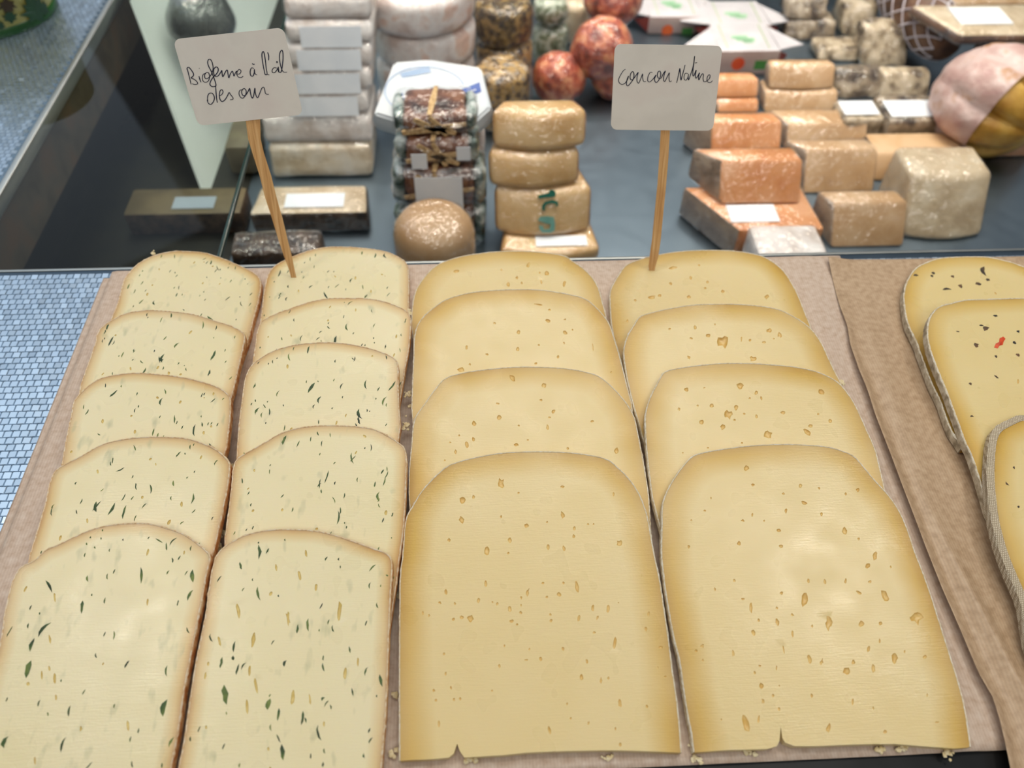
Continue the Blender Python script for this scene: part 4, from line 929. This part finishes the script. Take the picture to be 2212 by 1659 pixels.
# --- chestnut-leaf cheeses tied with raffia
g = 'leaf-wrapped cheeses tied with raffia'
nm = ['lowest, behind the round wrapped cheese', 'second from the bottom, with big white label', 'second from the top', 'topmost, below the blue packet']
prev = ZF+.0005
for k, (L, R, top, mt) in enumerate([(850, 1050, 462, 'leafbrown'), (842, 1050, 372, 'leafgreen'), (850, 1036, 306, 'leafbrown'), (842, 1030, 250, 'leafbrown')]):
    Ye = 0.652+0.007*k
    x0 = on_y(L, top, Ye)[0]; x1 = on_y(R, top, Ye)[0]; z1 = on_y(940, top, Ye)[2]; z0 = prev; prev = z1+.002
    xc, yc, hw, hd = (x0+x1)/2, Ye+.03, (x1-x0)/2, .03
    r = root('leaf_wrapped_cheese', f'raffia-tied leaf-wrapped cheese in clear film, {nm[k]}', 'cheese', (xc, yc, z0), g)
    bm = box_bm(xc-hw*.74, xc+hw*.74, Ye+.002, Ye+.056, z0, z1-.0008, .007, 3); bm2 = bm.copy()
    bmesh.ops.triangulate(bm, faces=[f for f in bm.faces if len(f.verts) > 4]); bmesh.ops.subdivide_edges(bm, edges=[e for e in bm.edges if e.calc_length() > .012], cuts=3, use_grid_fill=True)
    rough(bm, .0028, 55, seed=k*3.1)
    for v in bm.verts: v.co.z = max(v.co.z, z0)
    mesh_bm('leaf_wrap', bm, M['leafbrown'], r, smooth=60); bm2.free()
    for s in (-1, 1):
        b = box_bm(xc+s*hw*.86-hw*.13, xc+s*hw*.86+hw*.13, Ye+.008, Ye+.052, z0, z1-.003, .008, 3)
        bmesh.ops.subdivide_edges(b, edges=[e for e in b.edges if e.calc_length() > .012], cuts=2, use_grid_fill=True); rough(b, .003, 60, seed=k+s)
        for v in b.verts: v.co.z = max(v.co.z, z0)
        mesh_bm('leaf_end', b, M['leafgreen'], r, smooth=60, label='silvery green folded end')
    zc = (z0+z1)/2
    bands = [((xc-hw*.75, Ye-.0022, zc-.006), (xc+hw*.75, Ye-.0022, zc+.003)), ((xc+.004*k, Ye-.0022, z0+.002), (xc-.004, Ye-.0022, z1)), ((xc-.004, Ye-.001, z1+.0006), (xc+.002, Ye+.05, z1+.0006)), ((xc-hw*.45, Ye-.0022, z1-.002), (xc+.005, Ye-.0022, zc-.006)), ((xc, Ye-.0022, zc), (xc+hw*.5, Ye-.0022, z0+.004))]
    for i, (a, b) in enumerate(bands):
        a, b = Vector(a), Vector(b); d = (b-a).normalized(); up = Vector((0, 0, 1)) if abs(d.y) > .5 else Vector((0, -1, 0)); sd = d.cross(up).normalized()*.0026
        V = []
        for q, w in ((a, .8), (a*.5+b*.5, 1.25), (b, .7)):
            for s1, s2 in ((-1, 0), (1, 0), (1, 1), (-1, 1)): V.append(q+sd*s1*w+up*(.0011*s2))
        F = [(4*m+j, 4*m+(j+1) % 4, 4*m+4+(j+1) % 4, 4*m+4+j) for m in range(2) for j in range(4)]+[(3, 2, 1, 0), (8, 9, 10, 11)]
        mesh_pd('raffia_tie', V, F, M['raffia'], r, smooth=0)
    f = box_bm(xc-hw, xc+hw, Ye-.0045, Ye+.059, z0, z1+.0012, .012, 3); bmesh.ops.subdivide_edges(f, edges=[e for e in f.edges if e.calc_length() > .012], cuts=3, use_grid_fill=True); rough(f, .0018, 50, seed=k*1.7)
    for v in f.verts: v.co.z = min(max(v.co.z, z0-.0005), z1+.0014)
    mesh_bm('plastic_film', f, M['film_milky' if k == 1 else 'film'], r, smooth=180)
    if k == 1: front_sticker(r, xc-hw*.50, xc+hw*.50, Ye-.0072, z0+.002, z1-.001, label='large pale grey label')
    if k == 2:
        front_sticker(r, xc-hw*.62, xc-hw*.25, Ye-.0050, z0+.001, z0+.018, label='small white label'); front_sticker(r, xc+hw*.45, xc+hw*.78, Ye-.0050, zc-.004, z1-.003, label='small white label')
    ztopE = z1
# --- packet in white paper with blue print, lying on a hidden wheel behind the leaf cheeses
tD = radians(24); pD0 = (0, .722, ztopE-.012); nD = np.array((0, -sin(tD), cos(tD)))
hexa = [np.array(on_plane(x, y, pD0, nD)) for x, y in ((798, 248), (845, 128), (925, 122), (1044, 140), (1068, 234), (1024, 275), (915, 285))]
cen = np.mean(hexa, axis=0); n = len(hexa)
for k_, (zt_, nm_) in enumerate(((-.108, 'lower'), (float(cen[2])-.040, 'upper'))):
    zb_ = ZF+.0005 if k_ == 0 else -.1065
    r = root('round_white_cheese', f'white wrapped round cheese, {nm_} of two hidden beneath the blue and white packet', 'cheese', (cen[0], cen[1]+.012, zb_), 'white wheels behind the blue and white packet')
    mesh_bm('body', lathe_bm(wheel_prof(.047, zb_, zt_, .01), cen[0], cen[1]+.012, 32), M['pink_white'], r)
r = root('paper_packet', 'white paper packet with blue printed bands on the leaf-wrapped stack', 'packet', tuple(cen-nD*.028))
bm = bmesh.new()
b = [bm.verts.new(cen+(h-cen)*.93-nD*.028) for h in hexa]; m_ = [bm.verts.new(h-nD*.014) for h in hexa]; t_ = [bm.verts.new(cen+(h-cen)*.93) for h in hexa]
for A, B in ((b, m_), (m_, t_)):
    for i in range(n): bm.faces.new((A[i], A[(i+1) % n], B[(i+1) % n], B[i]))
bm.faces.new(t_); bm.faces.new(b[::-1]); bmesh.ops.recalc_face_normals(bm, faces=bm.faces); bmesh.ops.bevel(bm, geom=list(bm.edges), offset=.002, segments=2, affect='EDGES')
mesh_bm('paper_wrap', bm, M['white_paper'], r, smooth=25)
def flat_poly(name, px, off, mat, parent, label=None, h=.0004):
    V = []
    for o_ in (off+h, off): V += [tuple(on_plane(x, y, np.array(pD0)+nD*o_, nD)) for x, y in px]
    n = len(px); bm = bmesh.new(); vs = [bm.verts.new(v) for v in V]
    for f in [tuple(range(n)), tuple(range(2*n-1, n-1, -1))]+[(i, n+i, n+(i+1) % n, (i+1) % n) for i in range(n)]: bm.faces.new([vs[i] for i in f])
    bmesh.ops.recalc_face_normals(bm, faces=bm.faces)
    return mesh_bm(name, bm, M[mat], parent, label=label, smooth=0)
z = .0001
flat_poly('blue_band', [(852, 239), (925, 222), (990, 208), (992, 219), (932, 240), (880, 254), (856, 249)], z, 'blue_print', r)
flat_poly('blue_band', [(996, 193), (1036, 177), (1040, 198), (1003, 212)], z, 'blue_print', r)
flat_poly('blue_print', [(864, 158), (926, 142), (931, 156), (869, 168)], z, 'blue_faint', r)
flat_poly('blue_print', [(864, 202), (869, 200), (874, 213), (869, 216)], z, 'blue_print', r)
arc = [(918+88*cos(a), 197-54*sin(a)) for a in np.linspace(radians(15), radians(215), 26)]; arc2 = [(918+85*cos(a), 197-52*sin(a)) for a in np.linspace(radians(15), radians(215), 26)]
flat_poly('printed_ring', arc+arc2[::-1], z, 'blue_faint', r)
for x, y in ((880, 244), (900, 239), (918, 233), (940, 226), (960, 221), (1010, 200), (1022, 194)):
    flat_poly('white_lettering', [(x-6, y+2), (x+5, y-1.5), (x+6, y+.6), (x-5, y+4)], z+.0005, 'label', r)
# --- round piece in film in front of them
round_piece('F', 'wrapped_cheese', 'small round cheese in shiny crinkled film before the leaf-wrapped stack', 'cheese', None, 942, 560, 84, 0.585, ZF+.0005, 'beige', top=516, rad=.030, amp=.0)

# --- four yellow wedges
g = 'stacked yellow wedges in film'
PHI_G = 27
def yw(key, L, R, top, Y, z0, nm, **k): return block(key, 'yellow_cheese_wedge', f'pale yellow cheese wedge in film, {nm} of four stacked', 'cheese', g, L, R, top, Y, z0, {'G1': .036, 'G2': .050, 'G3': .062, 'G4': .085}[key], ['yellow', 'yellow_deep'], bulge=.010, bev=.007, seg=3, side='sides', lskew=.012, rskew=-.012, phi=PHI_G, **k)
PHI_G = 0
r, x0, x1, z1 = yw('G4', 1080, 1298, 536, .628, ZF+.0005, 'lowest, with a white sticker')
sticker(r, x0+.038, x1-.014, .630, .646, z1+.0009)
PHI_G = 27
r, x0, x1, z1 = yw('G3', 1066, 1280, 404, .652, 'G4', 'second from the bottom, with green numerals')
G3 = (r, x0, x1, z1)
yw('G2', 1052, 1254, 324, 'G3', 'G3', 'second from the top', tilt=.02)
yw('G1', 1060, 1270, 236, 'G2', 'G2', 'topmost')
def stamp(px_list, y, mat, name, parent, h=.0007):
    n = len(px_list); ph = radians(27); nn = (0, -cos(ph), sin(ph)); V = []
    for o_ in (0.0, -h): V += [tuple(on_plane(a, b_, (0, y-o_*0, G3z)+np.array(nn)*o_, nn)) for a, b_ in px_list]
    bm = bmesh.new(); vs = [bm.verts.new(v) for v in V]
    for f in [tuple(range(n)), tuple(range(2*n-1, n-1, -1))]+[(i, n+i, n+(i+1) % n, (i+1) % n) for i in range(n)]: bm.faces.new([vs[i] for i in f])
    bmesh.ops.recalc_face_normals(bm, faces=bm.faces); return mesh_bm(name, bm, M[mat], parent, smooth=0)
gs = (1050, 220, 4.881); q_ = lambda L: [(gs[0]+a/gs[2], gs[1]+b_/gs[2]) for a, b_ in L]; ys_ = .652-.0118; G3z = TOPS['G4']+.0017
stamp(q_([(545,985),(660,960),(670,930),(710,925),(735,960),(730,1000),(550,1022)]), ys_, 'teal_stamp', 'green_numeral', r)
stamp(q_([(590,1140),(590,1090),(625,1050),(700,1035),(755,1050),(762,1090),(740,1110),(735,1078),(690,1068),(640,1080),(622,1105),(620,1150)]), ys_, 'teal_stamp', 'green_numeral', r)
stamp(q_([(545,1250),(570,1210),(640,1205),(715,1215),(728,1290),(722,1360),(680,1380),(590,1378),(560,1340),(558,1300),(600,1310),(610,1345),(670,1340),(680,1290),(640,1285),(600,1270),(575,1262)]), ys_, 'teal_faint', 'green_numeral', r)

# --- coated cylinders and balls
g = 'pepper and flower coated cylinders'
round_piece('H3', 'coated_cheese', 'gold-flecked pepper coated cylinder, front one behind the yellow wedges', 'cheese', g, 1084, 200, 60, .895, ZF+.0005, 'ash_gold', top=172, rad=.012, amp=.002)
round_piece('H2', 'coated_cheese', 'dark coated cylinder, lower one of the rear pair left of the green ones', 'cheese', g, 1090, 110, 59, .985, ZF+.0005, 'ash_gold', top=112, rad=.010, amp=.002)
round_piece('H1', 'coated_cheese', 'dark pepper coated cylinder, upper one of the rear pair at the top edge', 'cheese', g, 1088, 40, 62, .985, 'H2', 'ash_herb', top=28, rad=.010, amp=.002)
g = 'green herb coated cheeses'
round_piece('I2', 'coated_cheese', 'green-white herb coated cheese, lower of two beside the red balls', 'cheese', g, 1188, 90, 38, 1.04, ZF+.0005, 'green_herb', top=68, rad=.012, amp=.002)
round_piece('I1', 'coated_cheese', 'green-white herb coated cheese, upper of two beside the red balls', 'cheese', g, 1188, 30, 37, 1.04, 'I2', 'green_herb', top=12, rad=.012, amp=.002)
round_piece('I3', 'coated_cheese', 'pale plain cylinder at the top edge between green and red ones', 'cheese', None, 1243, 15, 30, 1.10, ZF+.0005, 'pale_top', top=14, rad=.01, amp=.001)
g = 'red paprika cheese balls'
ball('J2', 'paprika_cheese_ball', 'red paprika coated ball, front left one of the heap', 'cheese', g, 1207, 172, 57, .945, 'paprika', floor=ZF+.0005)
ball('J3', 'paprika_cheese_ball', 'dark red ball in shade, low behind the right sign', 'cheese', g, 1316, 212, 46, .955, 'paprika', floor=ZF+.0005)
ball('J1', 'paprika_cheese_ball', 'largest red paprika ball, resting on two others left of right sign', 'cheese', g, 1300, 106, 66, .962, 'paprika', zs=1.0)
ball('J4', 'paprika_cheese_ball', 'red paprika ball at the top edge, highest of the heap', 'cheese', g, 1324, 2, 62, 1.045, 'paprika', zs=.8)
# --- printed cartons with pointed flaps
g = 'white and green printed packets with pointed flaps'
def carton(key, label, L, R, top, bot, Y, dpt, z0=None, seals=True):
    z0 = ZF+.0005 if z0 is None else z0
    x0 = on_y(L, top, Y)[0]; x1 = on_y(R, top, Y)[0]; z1 = on_y((L+R)/2, top, Y)[2]; w = x1-x0
    r = root('printed_packet', label, 'packet', ((x0+x1)/2, Y+dpt/2, z0), g)
    bm = prism_bm([(x0, Y), (x1, Y), (x1-.004, Y+dpt), (x0+.004, Y+dpt)], z0, z1, .002, 2)
    o = mesh_bm('carton', bm, [M['paper_pink'], M['paper_lilac']], r)
    for p in o.data.polygons:
        if p.normal.z > .5: p.material_index = 1
    for s, xa in ((-1, x0), (1, x1)):          # pointed flaps pinched out at the corners
        V = [(xa, Y+.004, z1), (xa+s*.040, Y+dpt*.36, z1-.006), (xa-s*.004, Y+dpt-.01, z1), (xa, Y+.004, z1-.0015), (xa+s*.040, Y+dpt*.36, z1-.0075), (xa-s*.004, Y+dpt-.01, z1-.0015)]
        mesh_pd('pointed_flap', V, [(0, 1, 2), (5, 4, 3), (0, 3, 4, 1), (1, 4, 5, 2), (2, 5, 3, 0)], M['paper_lilac'], r, smooth=0)
        V = [(xa, Y+.002, z0+.002), (xa+s*.018, Y+.02, (z0+z1)/2), (xa, Y+.002, z1-.004), (xa, Y+.006, z0+.002), (xa+s*.018, Y+.024, (z0+z1)/2), (xa, Y+.006, z1-.004)]
        mesh_pd('side_flap', V, [(0, 1, 2), (5, 4, 3), (0, 3, 4, 1), (1, 4, 5, 2), (2, 5, 3, 0)], M['dark_red'], r, smooth=0, label='dark red folded side')
    zz = z1+.0002
    sticker(r, x0+w*.16, x0+w*.18, Y+.006, Y+dpt-.006, zz, name='printed_line', mat='olive_line', label='pale olive line'); sticker(r, x1-w*.18, x1-w*.16, Y+.006, Y+dpt-.006, zz, name='printed_line', mat='olive_line', label='pale olive line')
    for k, (ax, bx, ay) in enumerate(((.30, .56, .42), (.36, .66, .34), (.46, .62, .27))):
        sticker(r, x0+w*ax, x0+w*bx, Y+dpt*ay, Y+dpt*(ay+.10), zz, name='green_lettering', mat='green_faint', label='faint green lettering')
    if seals:
        hz = (z0+z1)/2
        zs_ = on_y((L+R)/2, top+(bot-top)*.52, Y)[2]; yy = Y-.0003; cx = x0+w*.36; rr = w*.105
        V = [(cx+rr*cos(a), yy, zs_+rr*sin(a)) for a in np.linspace(0, 2*pi, 21)[:-1]]+[(cx+rr*cos(a), yy+.0006, zs_+rr*sin(a)) for a in np.linspace(0, 2*pi, 21)[:-1]]
        bm = bmesh.new(); vs = [bm.verts.new(v) for v in V]; bm.faces.new(vs[:20]); bm.faces.new(vs[20:][::-1])
        for i in range(20): bm.faces.new((vs[i], vs[20+i], vs[20+(i+1) % 20], vs[(i+1) % 20]))
        bmesh.ops.recalc_face_normals(bm, faces=bm.faces); mesh_bm('round_seal', bm, M['orange_print'], r, label='orange red round seal', smooth=0)
        front_sticker(r, x0+w*.63, x0+w*.83, yy+.0003, zs_-rr*.9, zs_+rr*.45, name='green_square', mat='green_print', label='small green square')
carton('K2', 'white and green packet with orange seal, peeking out above the right sign', 1552, 1688, 110, 163, 1.0, .078)
carton('K2b', 'white and green packet right behind the one with visible seal', 1538, 1668, 55, 108, 1.085, .075, seals=False)
carton('K1', 'white and green packet at the top edge, left of the right sign top', 1404, 1522, 36, 93, 1.115, .09)

# --- orange wedges with grey rind
g = 'orange cheese wedges in film'
def ow(key, L, R, top, Y, z0, nm, depth=.05, **k):
    k.setdefault('lskew', -.028); k.setdefault('phi', 37)
    return block(key, 'orange_cheese_wedge', 'orange cheese wedge with grey rind, '+nm, 'cheese', g, L, R, top, Y, z0, depth, ['orange', 'greyrind'], rskew=-.006, bev=.0035, side='left', **k)
r, x0, x1, z1 = ow('L4', 1598, 1782, 496, .628, ZF+.0005, 'front lowest one bearing a white sticker', depth=.075, lskew=-.045, phi=0)
sticker(r, x0-.006, x1-.045, .640, .668, z1+.0009)
ow('L3', 1562, 1735, 346, .668, 'L4', 'standing on the one with sticker')
ow('L2', 1542, 1690, 262, .79, ZF+.0005, 'second row, right below the card')
ow('L1b', 1552, 1640, 216, .905, ZF+.0005, 'rear lower one half hidden by the card', depth=.042)
ow('L1a', 1550, 1640, 170, 'L1b', 'L1b', 'rear upper one under the printed packet', depth=.030)
# --- beige wedges
g = 'beige cheese pieces in film'
def bw(key, L, R, top, Y, z0, nm, depth=.05, **k):
    k.setdefault('lskew', .0); k.setdefault('rskew', -.006); k.setdefault('phi', 37)
    return block(key, 'beige_cheese_wedge', 'beige cheese wedge in film, '+nm, 'cheese', g, L, R, top, Y, z0, depth, ['beige', 'greyrind'], bev=.004, side='left', **k)
bw('M4', 1802, 1962, 437, .640, ZF+.0005, 'front one right of the orange sticker piece', lskew=-.012)
bw('M3', 1742, 1896, 322, .735, ZF+.0005, 'tall one right of the big orange wedge', lskew=-.02)
bw('M2', 1702, 1876, 265, .822, ZF+.0005, 'with bright glints behind the tall one', lskew=-.015)
bw('M1b', 1652, 1812, 196, .905, ZF+.0005, 'lower of the rear pair', bulge=.004, depth=.046)
bw('M1a', 1662, 1806, 138, 'M1b', 'M1b', 'upper of the rear pair', bulge=.004, depth=.030)
bw('M5', 1892, 2090, 328, .757, ZF+.0005, 'low one behind the rounded wrapped cheese', depth=.06, film=None)
bw('M7', 1916, 1985, 388, .705, ZF+.0005, 'small one against the rounded wrapped cheese', depth=.035, film=None, lskew=.02)
block('M6', 'wrapped_cheese', 'rounded grey-beige cheese in shiny tight film, front right of the display', 'cheese', None, 1968, 2145, 372, .655, ZF+.0005, .085, 'mould_pale' if False else 'pale_top', bev=.020, seg=5, bulge=.008, phi=32)
block('M8', 'wrapped_cheese', 'small low wrapped piece with white sticker, right behind the fourth row', 'cheese', None, 1640, 1790, 548, .578, ZF+.0005, .045, 'white_rind', bev=.005, amp=.001)
# --- natural mould crust pieces
g = 'grey mould-crusted cheese pieces'
def mw(key, L, R, top, Y, z0, nm, depth=.045, mat='mould', **k):
    k.setdefault('amp', .0018); k.setdefault('phi', 30)
    return block(key, 'mould_rind_cheese', 'grey-brown mould-crusted cheese piece, '+nm, 'cheese', g, L, R, top, Y, z0, depth, mat, bev=.005, ascale=60, **k)
r, x0, x1, z1 = mw('N8', 1924, 2052, 262, .825, ZF+.0005, 'front right one with a white sticker on top', depth=.06, phi=0)
sticker(r, x0+.004, x1-.008, .833, .868, z1+.0016)
r, x0, x1, z1 = mw('N7', 1826, 1932, 258, .84, ZF+.0005, 'left of the other sticker-topped one', mat='mould_pale', lskew=.0, rskew=-.01, phi=0)
sticker(r, x0+.002, x1-.016, .848, .878, z1+.0016)
mw('N6', 1908, 2014, 160, .930, ZF+.0005, 'pale spotted one behind the sticker pieces', mat='mould_pale', depth=.038)
mw('N5', 1808, 1908, 155, .935, ZF+.0005, 'dark one behind the sticker pieces', depth=.038)
mw('N3', 1768, 1860, 104, 1.030, ZF+.0005, 'squat one behind the beige pair', mat='mould_pale', depth=.045)
mw('N4', 1868, 1966, 60, 1.015, ZF+.0005, 'lumpy tall one in the second rear row', mat='mould_pale', depth=.055, amp=.004)
mw('N2', 1700, 1808, 46, 1.090, ZF+.0005, 'beside the printed packets', depth=.05)
mw('N1', 1702, 1790, -2, 'N2', 'N2', 'topmost at the upper edge beside the packets', depth=.045)
mw('N9', 1826, 1900, 8, 1.100, ZF+.0005, 'rearmost lumpy one at the upper edge', mat='mould_pale', depth=.06, amp=.004)
# --- right edge pieces
def netted(name, label, a, b, ra, mat, grp=None):
    a, b = Vector(a), Vector(b); ax = (b-a); Ln = ax.length; ax.normalize(); s1 = ax.cross(Vector((0, 0, 1))).normalized(); s2 = s1.cross(ax)
    r = root(name, label, 'cheese', tuple((a+b)/2), grp); bm = bmesh.new(); rings = []; n = 28; m = 14
    R_ = lambda t: ra*(0.25+0.75*sin(pi*min(max(t*.94+.03, 0), 1))**.45)
    for j in range(m+1):
        t = j/m; rings.append([bm.verts.new(a+ax*Ln*t+(s1*cos(2*pi*i/n)+s2*sin(2*pi*i/n))*R_(t)) for i in range(n)])
    for A, B in zip(rings, rings[1:]):
        for i in range(n): bm.faces.new((A[i], A[(i+1) % n], B[(i+1) % n], B[i]))
    bm.faces.new(rings[0]); bm.faces.new(rings[-1][::-1]); bmesh.ops.recalc_face_normals(bm, faces=bm.faces)
    mesh_bm('body', bm, M[mat], r, smooth=70)
    V = []; F = []
    for sgn in (1, -1):
        for h in range(9):
            P = [];
            for k in range(40):
                t = k/39; ang = 2*pi*h/9+sgn*t*4.2; P.append(a+ax*Ln*t+(s1*cos(ang)+s2*sin(ang))*(R_(t)+.0006))
            for k in range(40):
                d = (P[min(k+1, 39)]-P[max(k-1, 0)]).normalized(); c0 = a+ax*((P[k]-a).dot(ax)); nr = (P[k]-c0).normalized(); sd = d.cross(nr)*.0013
                V += [P[k]-sd, P[k]+sd, P[k]+nr*.0012]
            b0 = len(V)-120
            for k in range(39):
                q = b0+3*k; F += [(q, q+3, q+5, q+2), (q+2, q+5, q+4, q+1)]
    mesh_pd('netting', V, F, M['net'], r, stuff=True, smooth=40, label='white string netting')
    return r
p = on_y(2005, 60, 1.02); q2 = on_y(2060, 205, .93)
netted('netted_cheese', 'brown smoked cheese in white netting, leaning beside the mould-crusted ones', (p[0]-.005, 1.16, ZF+.060), (p[0]+.02, .99, ZF+.042), .038, 'smoked', 'netted smoked cheeses')
netted('netted_cheese', 'brown netted cheese lying under the long slab at the right edge', (p[0]+.07, .995, ZF+.031), (p[0]+.30, .99, ZF+.031), .0295, 'smoked', 'netted smoked cheeses')
# lobed golden cheese wrapped in pinkish net paper
rr = .063; zc = ZF+rr*.93; c = on_z(2140, 222, zc); YG = float(c[1]); r = root('lobed_golden_cheese', 'large golden lobed cheese half wrapped in pinkish paper at the right edge', 'cheese', (c[0], YG, ZF))
axd = Vector((.55, -.75, -.12)).normalized(); s1 = axd.cross(Vector((0, 0, 1))).normalized(); s2 = s1.cross(axd)
def lobed(t0, t1, off, lob, name, mat, seed):
    bm = bmesh.new(); rings = []; n = 72; m = 20
    for j in range(m+1):
        th = t0+(t1-t0)*j/m; row = []
        for i in range(n):
            a = 2*pi*i/n; rl = rr*(1+off/rr)*(1-lob*(1-abs(cos(a*3.5+.4)))**2.2*sin(th)); row.append(bm.verts.new(Vector((c[0], YG, zc))+axd*cos(th)*rr*1.02*(1+off/rr)+(s1*cos(a)+s2*sin(a))*sin(th)*rl))
        rings.append(row)
    for A, B in zip(rings, rings[1:]):
        for i in range(n): bm.faces.new((A[i], A[(i+1) % n], B[(i+1) % n], B[i]))
    bmesh.ops.recalc_face_normals(bm, faces=bm.faces)
    if seed: rough(bm, .003, 35, seed)
    for v in bm.verts: v.co.z = max(v.co.z, ZF+.0006)
    return mesh_bm(name, bm, M[mat], r, smooth=70)
lobed(.03, 1.75, 0, .24, 'golden_body', 'pumpkin', 0); lobed(1.30, 3.12, .003, .10, 'paper_wrap', 'pinkfilm', 3.3)
# long slab on top
z0 = -0.106
r, x0, x1, z1 = block('O1', 'cheese_slab', 'long tan slab with brown rind and sticker, lying across at upper right', 'cheese', None, 2075, 2330, 74, .95, z0, .085, ['smoked', 'pale_top'], side='top', bev=.012, seg=4, lskew=-.035)
for p in r.children[0].data.polygons:
    pass
sticker(r, x1-.145, x1-.075, .975, 1.02, z1+.001)
block('O2', 'cheese_slab', 'tan and green slab at the upper right corner of the picture', 'cheese', None, 2000, 2330, 4, 1.16, ZF+.0005, .07, 'beige', bev=.008, seg=3)
ball('O5', 'wrapped_cheese', 'small pale ball in film at the right edge before the slab', 'cheese', None, 2200, 122, 34, .955, 'pale_top', zs=.95, amp=.001)
block('O6', 'cheese_slab', 'narrow orange-brown block cut off by the right picture edge', 'cheese', None, 2200, 2290, 242, .80, ZF+.0005, .05, 'orange', bev=.005)

# --- enamel can on the left deck
pts = np.array([on_z(x, y, ZD)[:2] for x, y in ((0, 84), (70, 62), (110, 36), (124, 8))]); A = np.c_[2*pts, np.ones(4)]; sol = np.linalg.lstsq(A, (pts**2).sum(1), rcond=None)[0]
cx, cy = sol[:2]; rr = sqrt(max(1e-4, sol[2]+cx*cx+cy*cy))
can = root('enamel_pot', 'cream olive pot with green rim and ivy leaf print on the left deck', 'pot', (cx, cy, ZD))
mesh_bm('pot_body', lathe_bm([(0, ZD+.003), (rr*.94, ZD+.003), (rr*.985, ZD+.008), (rr*1.0, ZD+.10), (rr*.97, ZD+.10), (rr*.95, ZD+.012), (0, ZD+.012)], cx, cy, 64), M['canbody'], can, smooth=40)
mesh_bm('base_rim', lathe_bm([(rr*.88, ZD+.0002), (rr*1.0, ZD+.0002), (rr*1.012, ZD+.003), (rr*1.005, ZD+.0075), (rr*.985, ZD+.009), (rr*.9, ZD+.003)], cx, cy, 64), M['canrim'], can, smooth=60, label='dark green rim')
def wrapped_leaf(a0, zc, s, rot, mat, name):
    ol = []
    for k, (ang, rd) in enumerate(((90, 1.0), (70, .62), (62, .85), (40, .55), (28, .95), (8, .5), (-10, .7), (-40, .35), (-85, .55), (-95, .55), (-140, .35), (190, .7), (172, .5), (152, .95), (140, .55), (118, .85), (110, .62))): ol.append((rd*cos(radians(ang+rot))*s, rd*sin(radians(ang+rot))*s))
    V = []
    for off in (.0012, .0006):
        V += [(cx+(rr*.9975+off)*cos(a0+u/rr), cy+(rr*.9975+off)*sin(a0+u/rr), zc+v) for u, v in ol]
    V += [(cx+(rr*.9975+.0013)*cos(a0), cy+(rr*.9975+.0013)*sin(a0), zc)]; n = len(ol)
    F = [(i, (i+1) % n, 2*n) for i in range(n)]+[(i, n+i, n+(i+1) % n, (i+1) % n) for i in range(n)]
    mesh_pd(name, V, F, M[mat], can, smooth=0)
af = atan2(0-cy, 0-cx)
def can_ang(px, py):
    d = sight(px, py); a = d[0]**2+d[1]**2; b = 2*(d[0]*(CAM[0]-cx)+d[1]*(CAM[1]-cy)); c_ = (CAM[0]-cx)**2+(CAM[1]-cy)**2-rr*rr; D_ = b*b-4*a*c_
    if D_ < 0: return None
    t = (-b-sqrt(D_))/(2*a); P = CAM+d*t; return atan2(P[1]-cy, P[0]-cx), float(P[2])
for (px, py, s, rot, mt, nm_) in ((78, 26, .020, 15, 'ivy', 'ivy_leaf'), (22, 40, .009, -10, 'ivy', 'ivy_leaf'), (14, 8, .011, 170, 'brown_print', 'brown_leaf'), (96, 20, .010, 40, 'ivy', 'ivy_leaf'), (3, 55, .006, 60, 'ivy', 'ivy_leaf')):
    q = can_ang(px, py)
    if q: wrapped_leaf(q[0], q[1], s, rot, mt, nm_)
